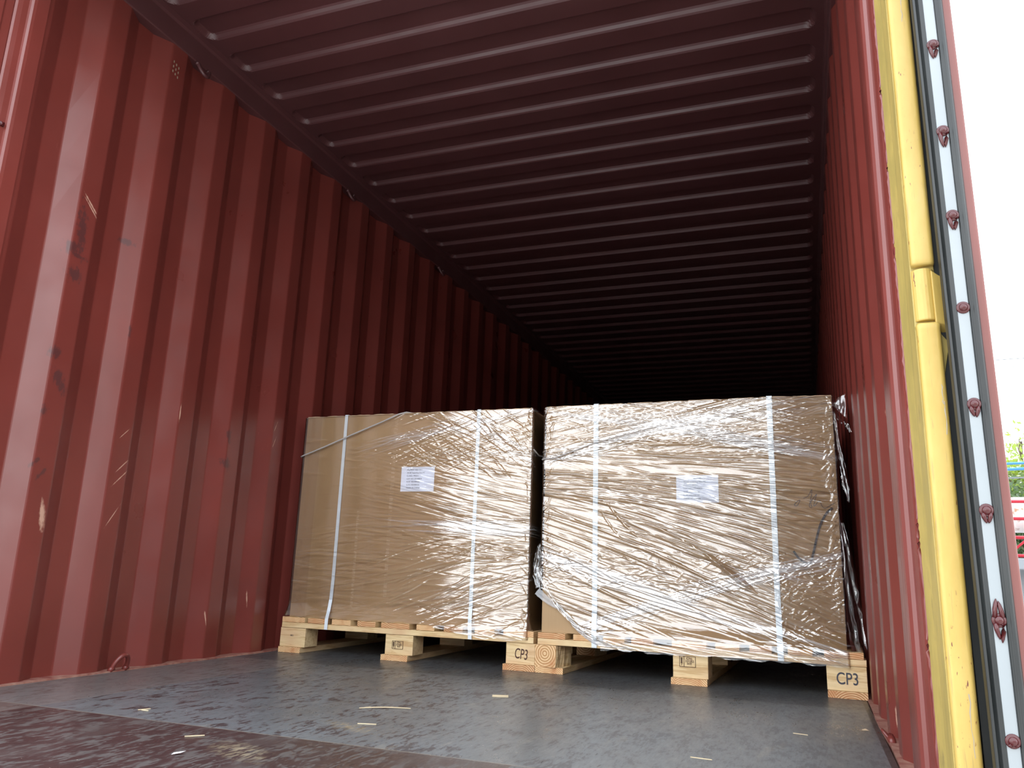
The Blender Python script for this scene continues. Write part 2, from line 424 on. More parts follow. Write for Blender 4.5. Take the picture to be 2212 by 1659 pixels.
# ------------------------------------------------------------------ mesh helpers
class MB:
    def __init__(s):
        s.v = []; s.f = []; s.mi = []
    def add(s, vs, fs, mi=0):
        o = len(s.v)
        s.v += [tuple(p) for p in vs]
        s.f += [tuple(i + o for i in f) for f in fs]
        s.mi += [mi] * len(fs)
    def box(s, x0, x1, y0, y1, z0, z1, mi=0, front=None):
        vs = [(x0, y0, z0), (x1, y0, z0), (x1, y1, z0), (x0, y1, z0), (x0, y0, z1), (x1, y0, z1), (x1, y1, z1), (x0, y1, z1)]
        fs = [(0, 3, 2, 1), (4, 5, 6, 7), (0, 1, 5, 4), (1, 2, 6, 5), (2, 3, 7, 6), (3, 0, 4, 7)]
        o = len(s.v)
        s.add(vs, fs, mi)
        if front is not None:
            s.mi[-4] = front          # the -y face
            s.mi[-2] = front          # the +y face
    def prism(s, prof, axis, a, b, mi=0, cap=True, closed=True):
        """profile of 2-D points swept along an axis ('x','y','z') from a to b"""
        def P(p, t):
            return {'x': (t, p[0], p[1]), 'y': (p[0], t, p[1]), 'z': (p[0], p[1], t)}[axis]
        n = len(prof)
        vs = [P(p, a) for p in prof] + [P(p, b) for p in prof]
        fs = [(i, (i + 1) % n, n + (i + 1) % n, n + i) for i in range(n if closed else n - 1)]
        if cap and closed:
            fs += [tuple(range(n))[::-1], tuple(range(n, 2 * n))]
        s.add(vs, fs, mi)
    def tube(s, pts, r, seg=8, mi=0, cap=True):
        pts = [Vector(p) for p in pts]
        rings = []
        up = Vector((0.01, 0.02, 1))
        for i, p in enumerate(pts):
            t = (pts[min(i + 1, len(pts) - 1)] - pts[max(i - 1, 0)]).normalized()
            a = t.cross(up)
            if a.length < .05:
                a = t.cross(Vector((1, 0, 0)))
            a.normalize(); b = t.cross(a).normalized()
            rr = r[i] if isinstance(r, (list, tuple)) else r
            rings.append([p + a * math.cos(2 * math.pi * j / seg) * rr + b * math.sin(2 * math.pi * j / seg) * rr for j in range(seg)])
        vs = [q for rg in rings for q in rg]
        fs = []
        for i in range(len(pts) - 1):
            for j in range(seg):
                fs.append((i * seg + j, i * seg + (j + 1) % seg, (i + 1) * seg + (j + 1) % seg, (i + 1) * seg + j))
        if cap:
            fs += [tuple(range(seg))[::-1], tuple((len(pts) - 1) * seg + j for j in range(seg))]
        s.add(vs, fs, mi)
    def build(s, name, mats, parent=None, smooth=False, bevel=0, loc=None, seg=2):
        me = bpy.data.meshes.new(name)
        me.from_pydata(s.v, [], s.f)
        mats = mats if isinstance(mats, (list, tuple)) else [mats]
        for m in mats:
            me.materials.append(m)
        me.polygons.foreach_set('material_index', s.mi)
        bm = bmesh.new(); bm.from_mesh(me)
        bmesh.ops.recalc_face_normals(bm, faces=bm.faces)
        bm.to_mesh(me); bm.free()
        if smooth:
            me.polygons.foreach_set('use_smooth', [True] * len(me.polygons))
        o = bpy.data.objects.new(name, me)
        COL.objects.link(o)
        if parent is not None:
            o.parent = parent
        if loc is not None:
            o.location = loc
        if bevel:
            b = o.modifiers.new('bevel', 'BEVEL'); b.width = bevel; b.segments = seg; b.limit_method = 'ANGLE'
        return o

def tag(o, label, cat, group=None, kind=None):
    o['label'] = label; o['category'] = cat
    if group: o['group'] = group
    if kind: o['kind'] = kind
    return o
def struct(o, label=None):
    o['kind'] = 'structure'
    if label: o['label'] = label
    return o
def empty(name, loc, rz=0):
    o = bpy.data.objects.new(name, None)
    COL.objects.link(o); o.location = loc; o.rotation_euler = (0, 0, rz)
    o.empty_display_size = .1
    return o
def grid_mesh(name, V, nu, nv, mats, parent=None, keep=None, smooth=True):
    """V: (nu*nv, 3) array laid out u-major"""
    iu, iv = np.meshgrid(np.arange(nu - 1), np.arange(nv - 1), indexing='ij')
    a = (iu * nv + iv).ravel()
    Q = np.stack([a, a + nv, a + nv + 1, a + 1], 1)
    if keep is not None:
        Q = Q[keep.ravel()]
    me = bpy.data.meshes.new(name)
    me.vertices.add(len(V)); me.vertices.foreach_set('co', V.astype(np.float32).ravel())
    me.loops.add(len(Q) * 4); me.loops.foreach_set('vertex_index', Q.astype(np.int32).ravel())
    me.polygons.add(len(Q))
    me.polygons.foreach_set('loop_start', np.arange(0, len(Q) * 4, 4, dtype=np.int32))
    me.polygons.foreach_set('loop_total', np.full(len(Q), 4, dtype=np.int32))
    me.polygons.foreach_set('use_smooth', np.full(len(Q), smooth))
    me.materials.append(mats)
    me.update(calc_edges=True); me.validate()
    o = bpy.data.objects.new(name, me)
    COL.objects.link(o)
    if parent is not None:
        o.parent = parent
    return o
def text(body, size, mat, name, parent, loc, rot=(math.pi / 2, 0, 0), align='LEFT', sx=1.0, spacing=1.0, offset=0.0):
    cu = bpy.data.curves.new('t', 'FONT')
    cu.body = body; cu.size = size; cu.align_x = align; cu.extrude = .0001; cu.space_line = spacing; cu.offset = offset
    t = bpy.data.objects.new('t', cu)
    COL.objects.link(t)
    dg = bpy.context.evaluated_depsgraph_get(); dg.update()
    me = bpy.data.meshes.new_from_object(t.evaluated_get(dg))
    me.name = name
    bpy.data.objects.remove(t)
    for v in me.vertices:
        v.co.x *= sx
    me.materials.clear(); me.materials.append(mat)
    o = bpy.data.objects.new(name, me)
    COL.objects.link(o); o.parent = parent; o.location = loc; o.rotation_euler = rot
    return o

W = 2.349      # inner width
H = 2.40       # inner height
L = 12.0       # length

# ------------------------------------------------------------------ corrugated side walls
def wall_profile(y_start):
    """(y, depth) points: inner flat .072, slope .068, outer flat .070, slope .068"""
    pts = []
    y = y_start
    while y < L:
        for dy, d0, d1 in ((.072, 0, 0), (.068, 0, .036), (.070, .036, .036), (.068, .036, 0)):
            pts.append((y, d0))
            y += dy
    pts.append((y, 0))
    return [(max(p[0], .238), p[1]) for p in pts if p[0] < L + .01]
def round_profile(pts, r=.004):
    out = [pts[0]]
    for i in range(1, len(pts) - 1):
        p = Vector(pts[i]); a = Vector(pts[i - 1]); b = Vector(pts[i + 1])
        if (a - p).length < 1e-6 or (b - p).length < 1e-6: continue
        out.append(tuple(p + (a - p).normalized() * r))
        out.append(tuple(p + ((a - p).normalized() + (b - p).normalized()) * r * .28))
        out.append(tuple(p + (b - p).normalized() * r))
    out.append(pts[-1])
    return out
def side_wall(name, x0, sgn, ys, mat):
    pr = round_profile(wall_profile(ys))
    n = len(pr)
    zs = np.linspace(-.01, 2.33, 14)
    mb = MB()
    vs = []
    for z in zs:
        for (y, d) in pr:
            dent = 0.0
            if abs(z - 1.75) < .25 and y < .42 and y > .2:
                dent = .006 * math.cos((z - 1.75) / .25 * math.pi / 2)
            vs.append((x0 + sgn * (d + dent), y, z))
    fs = []
    for j in range(len(zs) - 1):
        for i in range(n - 1):
            q = (j * n + i, j * n + i + 1, (j + 1) * n + i + 1, (j + 1) * n + i)
            fs.append(q)
    mb.add(vs, fs)
    o = mb.build(name, mat)
    so = o.modifiers.new('sheet', 'SOLIDIFY'); so.thickness = .002; so.offset = 1 if sgn < 0 else 1
    return struct(o)
wl = side_wall('wall_left', 0.0, -1, .472 - .278, M['wall_l'])
wr = side_wall('wall_right', W, 1, .412 - .278 + .06, M['wall_r'])
# outer side of the container so that nothing leaks
mb = MB(); mb.box(-.02, W + .02, L, L + .04, -.01, H + .05)
struct(mb.build('wall_back', M['red']))

# vent holes stamped high on the left wall, daylight through them painted as pale discs
mb = MB()
for i in range(3):
    for j in range(3):
        y = .762 + i * .013; z = 2.215 - j * .020 - i * .006
        n = 8
        ring = [(0.0022, y + .0028 * math.cos(2 * math.pi * q / n), z + .006 * math.sin(2 * math.pi * q / n)) for q in range(n)]
        mb.add(ring, [tuple(range(n))])
vent = mb.build('vent_perforation', M['chip'], wl)

# ------------------------------------------------------------------ ceiling with pressed pockets
PR, YR = .2129, .6924
xl, xr = .03, 2.298
ny = int((L - .12) / .0071)
ys = np.linspace(.12, L, ny)
xs = np.unique(np.concatenate([[-.06, 0.0], np.linspace(xl - .012, xl + .075, 16), np.linspace(.3, 2.1, 8), np.linspace(xr - .075, xr + .012, 16), [W, W + .06]]))
XX, YY = np.meshgrid(xs, ys, indexing='ij')
ph = (YY - YR) % PR - (.099 + .0070 + .0465)          # centre of the raised pocket
hx, hy, rc = (xr - xl) / 2, .0535, .035
qx = np.abs(XX - (xl + xr) / 2) - (hx - rc)
qy = np.abs(ph) - (hy - rc)
sdv = np.hypot(np.maximum(qx, 0), np.maximum(qy, 0)) + np.minimum(np.maximum(qx, qy), 0) - rc
ZZ = H + .020 * np.clip(.5 - sdv / .014, 0, 1)
V = np.stack([XX.ravel(), YY.ravel(), ZZ.ravel()], 1)
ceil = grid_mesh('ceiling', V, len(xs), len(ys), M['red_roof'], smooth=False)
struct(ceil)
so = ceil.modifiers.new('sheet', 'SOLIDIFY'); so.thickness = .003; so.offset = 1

# top side rails, end frame
def rail(name, s):
    x = 0.0 if s < 0 else W
    mb = MB()
    prof = [(x + s * .066, 2.285), (x - s * .003, 2.285), (x - s * .006, 2.289), (x - s * .006, 2.372), (x - s * .012, 2.382), (x - s * .016, H + .001), (x + s * .066, H + .001)]
    mb.prism(prof, 'y', .03, L)
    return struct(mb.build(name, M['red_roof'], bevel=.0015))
rail('trim_1', -1); rail('trim_2', 1)
mb = MB(); mb.box(-.06, W + .06, .03, .12, 2.285, H + .05)
struct(mb.build('trim_3', M['red'], bevel=.004))      # header over the doorway

# corner posts
def post(name, s, mats):
    x = .018 if s < 0 else 2.324
    ysh = -.012 if s < 0 else 0
    def q(d, y):
        return (x + s * d, y + ysh)
    mb = MB()
    # inner sheet with rolled nose
    prof = [q(0, .252), q(0, .214), q(.0015, .205), q(.006, .199), q(.012, .197), q(.0135, .180), q(.0165, .1665), q(.0185, .163), q(.020, .1605), q(.0235, .1605), q(.060, .1605), q(.060, .252)]
    mb.prism(prof, 'z', 0, 2.29)
    o = mb.build(name, mats[0], smooth=False)
    return struct(o)
pl_ = post('trim_4', -1, [M['red']])
# left post, outer part: light grey-red step and front flange
mb = MB()
x0 = .018
mb.prism([(x0 - .021, .148), (x0 - .021, .122), (x0 - .016, .116), (x0 - .016, .01), (x0 - .09, .01), (x0 - .09, .148)], 'z', 0, 2.29)
mb.build('front_flange', M['red'], pl_, bevel=.002)
mb = MB()
for z in (1.60,):
    mb.tube([(.010, .180, z + .0), (.006, .168, z)], .007, 10)
mb.build('weld_stud', M['rivet'], pl_, smooth=True)
pr_ = post('trim_5', 1, [M['red']])
# bead of red paint along the boundary
mb = MB()
pts = []; rr = []
for i in range(240):
    z = i * 2.28 / 239
    pts.append((2.3455 + .0008 * math.sin(z * 41) + random.uniform(-.0006, .0006), .1590 , z))
    rr.append(.0040 + random.uniform(-.0007, .0012))
mb.tube(pts, rr, 8)
mb.build('paint_bead', M['wall_r'], pr_, smooth=True)
mb = MB()
mb.prism([(2.3435, .160), (2.3505, .120), (2.3515, .085), (2.3490, .070), (2.3490, .045), (2.3825, .045), (2.3825, .160)], 'z', -.02, 2.3)
mb.build('front_flange', M['yellow_dirty'], pr_, bevel=.0015)
def hinge_tube(z0, z1, flare=None):
    mb = MB()
    cx, cy = 2.3665, .050
    prof = []
    hw, hd, rc_ = .0165, .017, .007
    for (sx_, sy_, a0) in ((1, 1, 0), (-1, 1, 90), (-1, -1, 180), (1, -1, 270)):
        for a in range(0, 91, 15):
            t = math.radians(a0 + a)
            prof.append((sx_ * (hw - rc_) + rc_ * math.cos(t), sy_ * (hd - rc_) + rc_ * math.sin(t)))
    n = len(prof)
    zs = [z0, z0 + .004, z0 + .010] + list(np.linspace(z0 + .03, z1 - .03, 6)) + [z1 - .010, z1 - .004, z1]
    sc = [.93, 1.0, 1.0] + [1] * 6 + [1.0, 1.04, .93]
    vs = [(cx + p[0] * s_, cy + p[1] * s_, z) for z, s_ in zip(zs, sc) for p in prof]
    fs = []
    for j in range(len(zs) - 1):
        for i in range(n):
            fs.append((j * n + i, j * n + (i + 1) % n, (j + 1) * n + (i + 1) % n, (j + 1) * n + i))
    fs += [tuple(range(n))[::-1], tuple((len(zs) - 1) * n + i for i in range(n))]
    mb.add(vs, fs)
    return mb
hinge_tube(.01, .752).build('hinge_tube', M['yellow'], pr_, smooth=True)
hinge_tube(.845, 1.58).build('hinge_tube', M['yellow'], pr_, smooth=True)
hinge_tube(1.675, 2.28).build('hinge_tube', M['yellow'], pr_, smooth=True)
for (z, h, dx, cmat) in ((.64, .030, .010, 'chip'), (.605, .05, .011, 'chip'), (1.30, .05, .003, 'chip'), (.185, .08, .006, 'chip')):
    mb = MB()
    pts_ = [(2.3665 + dx + random.uniform(-.0012, .0012), .0328, z - h / 2 + h * i / 7) for i in range(8)]
    mb.add([(p[0] - random.uniform(.0002, .0010), p[1], p[2]) for p in pts_] + [(p[0] + random.uniform(.0002, .0010), p[1], p[2]) for p in pts_], [(i, i + 8, i + 9, i + 1) for i in range(7)])
    mb.build('paint_chip', M[cmat], pr_)

# ------------------------------------------------------------------ open door folded back along the outside
door = empty('door_1', (2.4, 0, 0))
door.rotation_euler = (0, -.008, 0)
struct(door)
def dl(x):                 # door-local x from world x at z = .6
    return x - 2.4 + .0035
mb = MB(); mb.box(dl(2.4005), dl(2.442), .0, 1.15, .03, 2.30)
mb.build('door_frame', M['door_red'], door, bevel=.003)
mb = MB(); mb.box(dl(2.402), dl(2.4175), -.004, .0, .03, 2.30)
mb.build('gasket_retainer', M['white'], door, bevel=.001)
# rubber gasket: outer lip, ridged inner lip, plus rear sheet darkening the shaded gap
mb = MB()
g = [(2.3865, .010), (2.3885, .0005), (2.3915, -.002), (2.394, .001), (2.3965, -.004), (2.4022, -.0045), (2.4022, .006), (2.4005, .26), (2.3990, .26), (2.3975, .012), (2.391, .008)]
mb.prism([(dl(a), b) for a, b in g], 'z', .02, 2.31)
mb.box(dl(2.3842), dl(2.398), .052, .062, .02, 2.31)  # added dark plate standing in for the shade between hinge tube and gasket
mb.build('door_gasket', M['rubber'], door, bevel=.0008)
mb = MB()
g = [(2.4172, -.003), (2.4185, -.0065), (2.4215, -.006), (2.424, -.0085), (2.4275, -.0075), (2.430, -.003), (2.430, .002), (2.4172, .002)]
mb.prism([(dl(a), b) for a, b in g], 'z', .02, 2.31)
mb.build('door_gasket', M['rubber'], door, bevel=.0008)
def blob(dripdown, dripup=0, seed=0):
    """painted rivet with runs of paint: domed disc, washer and drips, facing -y"""
    rs = random.Random(seed)
    mb = MB()
    n = 20
    prof = [(.0090, 0), (.0090, .0010), (.0080, .0020), (.0062, .0016), (.0056, .0030), (.0044, .0046), (.0024, .0056), (0.0004, .0059)]
    vs = [(r * math.cos(2 * math.pi * i / n), -h, r * math.sin(2 * math.pi * i / n)) for r, h in prof for i in range(n)]
    fs = [(j * n + i, j * n + (i + 1) % n, (j + 1) * n + (i + 1) % n, (j + 1) * n + i) for j in range(len(prof) - 1) for i in range(n)]
    fs.append(tuple((len(prof) - 1) * n + i for i in range(n)))
    mb.add(vs, fs)
    for sgn, ln in ((-1, dripdown), (1, dripup)):
        if ln <= 0: continue
        for ox in (-.0042, .0040):
            l2 = ln * rs.uniform(.8, 1.05)
            p = [(ox, -.0008, sgn * .004), (ox * .9, -.001, sgn * (.004 + l2 * .4)), (ox * .45, -.001, sgn * (.004 + l2 * .8)), (ox * .3, -.0008, sgn * (.004 + l2))]
            mb.tube(p, [.0036, .0030, .0022, .0005], 8)
    return mb
for i, z in enumerate((.176, .324, .468, .616, .759, .904, 1.045, 1.197, 1.345, 1.49, 1.64, 1.79, 1.94, 2.09)):
    d = [.002, .024, .013, .016, 0, .020, .024, .024][i % 8]
    u = .024 if i == 1 else 0
    if z > 1.25: d = .02
    blob(d, u, i).build('painted_rivet', M['rivet'], door, smooth=True, loc=(dl(2.4098) , -.0042, z))
# hinge knuckle with its lug, welded to the door
kn = MB()
kx, ky = 2.3665 - 2.4 + .006, .050
prof = [(kx + .0165 * math.cos(math.radians(a)), ky + .0165 * math.sin(math.radians(a))) for a in range(0, 360, 15)]
kn.prism(prof, 'z', .757, .840)
knk = kn.build('hinge_knuckle', M['yellow'], door, bevel=.002, smooth=False)
kn = MB()
kn.add([(kx + .010, ky - .0165, .750), (kx + .0275, ky - .010, .748), (kx + .0275, ky - .010, .824), (kx + .021, ky - .012, .828), (kx + .010, ky - .0165, .836),
        (kx + .010, ky + .012, .752), (kx + .0275, ky + .018, .728), (kx + .0275, ky + .018, .824), (kx + .021, ky + .016, .828), (kx + .010, ky + .012, .836)],
       [(0, 1, 2, 3, 4), (9, 8, 7, 6, 5), (0, 5, 6, 1), (1, 6, 7, 2), (2, 7, 8, 3), (3, 8, 9, 4), (4, 9, 5, 0)])
kn.build('hinge_lug', M['yellow'], door, bevel=.002)
kn = MB()
kn.add([(kx + .012, ky - .004, .745), (kx + .0275, ky - .002, .722), (kx + .016, ky - .002, .668), (kx + .012, ky + .012, .745), (kx + .0275, ky + .014, .722), (kx + .016, ky + .014, .668)],
       [(0, 1, 2), (5, 4, 3), (0, 3, 4, 1), (1, 4, 5, 2), (2, 5, 3, 0)])
kn.build('hinge_web', M['yellow_dirty'], door, bevel=.001)
mb = MB(); mb.box(kx - .002, dl(2.405), .075, .095, .76, .83)
mb.build('hinge_strap', M['yellow_dirty'], door)

# ------------------------------------------------------------------ floor and curbs
mb = MB(); mb.box(.022, 2.332, -.16, L, -.03, 0.0)
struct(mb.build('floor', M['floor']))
def curb(name, xa, xb, zt):
    mb = MB()
    n = 60
    vs = []
    for i in range(n + 1):
        y = -.16 + (L + .16) * (i / n) ** 1.6
        w1 = .002 * math.sin(y * 9) + random.uniform(-.0015, .0015)
        for x in (xa + (w1 if xa > 1 else 0), xb + (w1 if xa < 1 else 0)):
            vs += [(x, y, zt), (x, y, -.12)]
    fs = []
    for i in range(n):
        o = i * 4
        fs += [(o, o + 4, o + 6, o + 2), (o + 1, o + 3, o + 7, o + 5), (o, o + 1, o + 5, o + 4), (o + 2, o + 6, o + 7, o + 3)]
    mb.add(vs, fs)
    return struct(mb.build(name, M['curb']))
curb('baseboard_left', -.06, .020, .004)
curb('baseboard_right', 2.334, W + .06, .004)
mb = MB(); mb.box(-.06, W + .06, -.20, -.16, -.14, 0.0)
struct(mb.build('trim_6', M['grey_steel']))           # sill
mb = MB(); mb.box(-.05, W + .05, -.16, L, -.20, -.032)
struct(mb.build('trim_7', M['grey_steel']))           # underframe

# ------------------------------------------------------------------ lashing rings
def ring(loc, sgn, label, up=True, scale=1.0):
    rm = M['red'] if up else M['red_roof']
    root = empty('lashing_ring', loc)
    tag(root, label, 'ring', 'lashing rings welded along the container walls')
    mb = MB()
    pts = []
    for i in range(15):
        a = math.pi * i / 14
        w = .030 * scale
        pts.append((sgn * (.002 + .020 * math.sin(a)), -w * math.cos(a), (.046 * scale * math.sin(a)) * (1 if up else -1)))
    mb.tube(pts, .0072 * scale, 10)
    mb.build('ring', rm, root, smooth=True)
    for y in (-.030, .030):
        mb = MB()
        mb.tube([(sgn * .002, y * scale - .008, -.004), (sgn * .004, y * scale, .006 if up else -.006), (sgn * .002, y * scale + .010, .0)], [.008, .010, .006], 8)
        mb.build('weld', rm, root, smooth=True)
    return root
ring((.012, .896, .006), 1, 'red lashing ring at the foot of the left wall, beside the floor', True, 1.0)
ring((.004, .901, 2.285), 1, 'upper lashing ring on the left wall nearest the doorway', False)
ring((.004, 2.013, 2.285), 1, 'upper lashing ring on the left wall, second from the doorway', False)
ring((.004, 3.125, 2.285), 1, 'upper lashing ring on the left wall, third from the doorway', False)
ring((2.346, .96, .004), -1, 'red lashing ring at the foot of the right wall', True, .5)

# ------------------------------------------------------------------ pallets
PH = .145
def pallet(loc, rz, label, boards, endmats, blocks, log=False):
    """boards: (x0, x1); blocks: (x0, x1, skid x0, skid x1)"""
    root = empty('wooden_pallet', loc, rz)
    tag(root, label, 'pallet', 'wooden pallets under the cartons')
    D = 1.14
    for i, (a, b) in enumerate(boards):
        mb = MB()
        s0 = random.uniform(-.002, .003)
        mb.box(a, b, s0, D, .123, PH - .0005, 0, 1)
        mb.build('deck_board', [M['pineY'], M[endmats[i % len(endmats)]]], root, bevel=.0015)
    for j, (ya, yb) in enumerate(((.001, .10), (.52, .62), (1.04, 1.139))):
        mb = MB(); mb.box(.003, 1.139, ya, yb, .101, .1225)
        mb.build('stringer_board', M['pineX'], root, bevel=.0015)
        for i, (a, b, sa, sb) in enumerate(blocks):
            if log and i == 0:
                continue
            mb = MB(); mb.box(a, b, ya + .004, yb if i < 2 else yb + .02, .023, .1005)
            mb.build('block', M['pineX'] if (i + j) % 2 == 0 else M['pineX'], root, bevel=.002)
    if log:
        # block cut from a small trunk, set askew on its skid
        for j, y in enumerate((.0, .52, 1.02)):
            mb = MB(); n = 12
            vs = []
            for t in range(n + 1):
                yy = .125 * t / n
                wob = 0.0015 * math.sin(t * 2.1)
                sag = .003 * math.sin(t * 1.3)
                vs += [(0 + wob, yy, -.001), (.088 + wob + random.uniform(-.002, .003), yy, -.001), (.090 + sag, yy, .038), (.087 + wob + random.uniform(-.002, .002), yy, .076), (.0 + wob, yy, .077)]
            fs = []
            for t in range(n):
                for q in range(5):
                    fs.append((t * 5 + q, t * 5 + (q + 1) % 5, (t + 1) * 5 + (q + 1) % 5, (t + 1) * 5 + q))
            mb.add(vs, fs); mb.add(vs[:5], [(0, 1, 2, 3, 4)], 1); mb.add(vs[-5:], [(4, 3, 2, 1, 0)], 1)
            b = mb.build('block', [M['pineY'], M['log']], root, loc=(-.006, y, .0235))
            b.rotation_euler = (0, 0, -.16)
            if j == 0:
                b['label'] = 'block showing round growth rings on its cut end'
    for i, (a, b, sa, sb) in enumerate(blocks):
        mb = MB(); n = 14
        vs = []
        for t in range(n + 1):
            yy = -.004 + (D + .004) * t / n
            e = random.uniform(-.0015, .0015)
            vs += [(sa + e, yy, 0.0005), (sb + e, yy, 0.0005), (sb + e, yy, .0225), (sa + e, yy, .0225)]
        fs = []
        for t in range(n):
            for q in range(4):
                fs.append((t * 4 + q, t * 4 + (q + 1) % 4, (t + 1) * 4 + (q + 1) % 4, (t + 1) * 4 + q))
        mb.add(vs, fs); mb.add(vs[:4], [(0, 1, 2, 3)], 1); mb.add(vs[-4:], [(3, 2, 1, 0)], 1)
        mb.build('bottom_skid', [M['pineY'], M[('end_b', 'end_b', 'end_a')[i]]], root, bevel=.001)
    return root
X1 = .05
xsb = [.054, .168, .182, .267, .299, .390, .421, .506, .532, .661, .694, .774, .813, .895, .946, 1.028, 1.066, 1.189]
P1 = pallet((X1, 1.712, 0), 0, 'pale wooden pallet under the left carton, marked blocks facing the doorway',
            [(xsb[2 * i] - X1, xsb[2 * i + 1] - X1) for i in range(9)], ['end_b', 'end_a', 'end_b', 'end_a', 'end_a', 'end_b', 'end_a', 'end_b', 'end_b'],
            [(-.003, .122, .0, .108), (.505, .630, .494, .614), (1.028, 1.144, 1.018, 1.146)])
xsb2 = [1.206, 1.315, 1.345, 1.43, 1.460, 1.54, 1.565, 1.645, 1.712, 1.832, 1.862, 1.943, 1.976, 2.049, 2.10, 2.178, 2.214, 2.334]
P2 = pallet((1.202, 1.712, 0), -.035, 'pale wooden pallet under the right carton, its left block round-ringed',
            [(xsb2[2 * i] - 1.202, xsb2[2 * i + 1] - 1.202) for i in range(9)], ['end_a', 'end_b', 'end_b', 'end_a', 'end_b', 'end_b', 'end_a', 'end_b', 'end_a'],
            [(0, .088, -.002, .108), (.512, .634, .505, .630), (1.016, 1.138, 1.018, 1.138)], log=True)
def ippc(parent, x, z, w, h, code):
    """heat-treatment stamp: framed box, wheat ear in the left cell, code in the right"""
    mb = MB(); t = .0011; y0, y1 = .0022, .0042
    mb.box(x, x + w, y0, y1, z, z + t); mb.box(x, x + w, y0, y1, z + h - t, z + h)
    mb.box(x, x + t, y0, y1, z, z + h); mb.box(x + w - t, x + w, y0, y1, z, z + h)
    cx = x + w * .27
    mb.box(cx, cx + t, y0, y1, z, z + h)
    ex = x + w * .14
    mb.box(ex - .0006, ex + .0006, y0, y1, z + h * .12, z + h * .85)
    for q in range(4):
        zz = z + h * (.3 + .14 * q)
        for s_ in (-1, 1):
            mb.add([(ex, y0, zz), (ex + s_ * .0032, y0, zz + .0030), (ex + s_ * .0026, y0, zz + .0056), (ex, y0, zz + .0035)], [(0, 1, 2, 3)])
    f = mb.build('stamp_frame', M['stamp'], parent)
    text(code, h * .30, M['stamp'], 'stamp_lettering', parent, (x + w * .63, .0018, z + h * .70), align='CENTER', spacing=.82, sx=1.15, offset=.0001)
for root, i, fx in ((P1, 'a', 0), (P2, 'b', 0)):
    pass
def blk(root, k_):
    bs = [c for c in root.children if c.name.startswith('block')]
    bs = [c for c in bs if min((v.co.y for v in c.data.vertices)) < .03 and c.location.y < .01]
    bs.sort(key=lambda c: c.location.x + min(v.co.x for v in c.data.vertices))
    return bs[k_]
ippc(blk(P1, 1), .538, .046, .049, .031, 'CN-\n33182\nHT')
ippc(blk(P2, 1), .535, .060, .056, .036, 'CN-\n33182\nHT')
t_ = text('CP3', .053, M['stamp'], 'stencil_lettering', blk(P1, 2), (1.062, .0040, .046), sx=.60, offset=.0003); t_.rotation_euler = (math.pi / 2, .10, 0)
text('CP3', .053, M['ink'], 'stencil_lettering', blk(P2, 2), (1.044, .0040, .0435), sx=.76, offset=.0003)
text('0821', .010, M['ink'], 'stamp_lettering', blk(P1, 0), (.048, .0040, .066), sx=.9)

# ------------------------------------------------------------------ cartons
LABEL = ['PIGMENT RED 53:1', '24100 Superfine Red PC', 'C.I.NO.: PR53:1', 'LOT NO.:20240834', 'N.W.:400.00KGS', 'G.W.:430.00KGS', 'MADE IN CHINA']
def rec(x, k_):
    return k_ * np.maximum(0, x - .868)
def carton(loc, rz, wd, dp, ht, mat, label, lab, kr=0.0):
    root = empty('carton', loc, rz)
    tag(root, label, 'box', 'big cardboard cartons on pallets')
    # body with slightly bulging faces and soft edges
    mb = MB()
    nx, nz = 24, 18
    def face(fn, nu, nv):
        vs = [fn(i / nu, j / nv) for i in range(nu + 1) for j in range(nv + 1)]
        fs = [(i * (nv + 1) + j, (i + 1) * (nv + 1) + j, (i + 1) * (nv + 1) + j + 1, i * (nv + 1) + j + 1) for i in range(nu) for j in range(nv)]
        mb.add(vs, fs)
    bul = lambda u, v: .0022 * math.sin(math.pi * u) * math.sin(math.pi * v)
    fy0 = lambda x: float(rec(x, kr))
    face(lambda u, v: (wd * u, fy0(wd * u) - bul(u, v), ht * v), nx, nz)
    face(lambda u, v: (wd * u, dp + bul(u, v), ht * v), nx, nz)
    face(lambda u, v: (-bul(u, v), dp * u, ht * v), nx, nz)
    face(lambda u, v: (wd + bul(u, v), fy0(wd) + (dp - fy0(wd)) * u, ht * v), nx, nz)
    face(lambda u, v: (wd * u, fy0(wd * u) + (dp - fy0(wd * u)) * v, ht), nx, nz)
    face(lambda u, v: (wd * u, fy0(wd * u) + (dp - fy0(wd * u)) * v, 0), nx, nz)
    o = mb.build('carton_body', mat, root)
    bm = bmesh.new(); bm.from_mesh(o.data)
    bmesh.ops.remove_doubles(bm, verts=bm.verts, dist=1e-5)
    bmesh.ops.recalc_face_normals(bm, faces=bm.faces); bm.to_mesh(o.data); bm.free()
    mb = MB()
    n = 60
    vs = []
    for i in range(n + 1):
        x = wd * i / n
        t = .003 + random.uniform(0, .002)
        q_ = fy0(x)
        vs += [(x, q_ - .0015, ht - .001), (x, q_ + .006, ht - .001), (x, q_ + .006, ht + t), (x, q_ - .0015, ht + t)]
    fs = [(i * 4 + q, i * 4 + (q + 1) % 4, (i + 1) * 4 + (q + 1) % 4, (i + 1) * 4 + q) for i in range(n) for q in range(4)]
    mb.add(vs, fs)
    mb.build('lid_edge', M['card_edge'], root)
    lx, lz, lw, lh, sk = lab
    mb = MB(); mb.box(lx, lx + lw, -.0032, -.0028, lz, lz + lh)
    pl = mb.build('address_label', M['paper'], root)
    pl['label'] = 'white printed label'
    for i, t in enumerate(LABEL):
        text(t, lh * .085, M['ink'], 'printed_line', pl, (lx + lw * .17, -.0034, lz + lh * (.85 - .122 * i)), sx=.98)
    return root
H1c, H2c = .868, .870
B1 = carton((.074, 1.733, PH), 0, 1.078, 1.09, H1c, M['card1'], 'brown cardboard carton on the left pallet, half glossy with film glare', (.497, .533, .156, .104, 0))
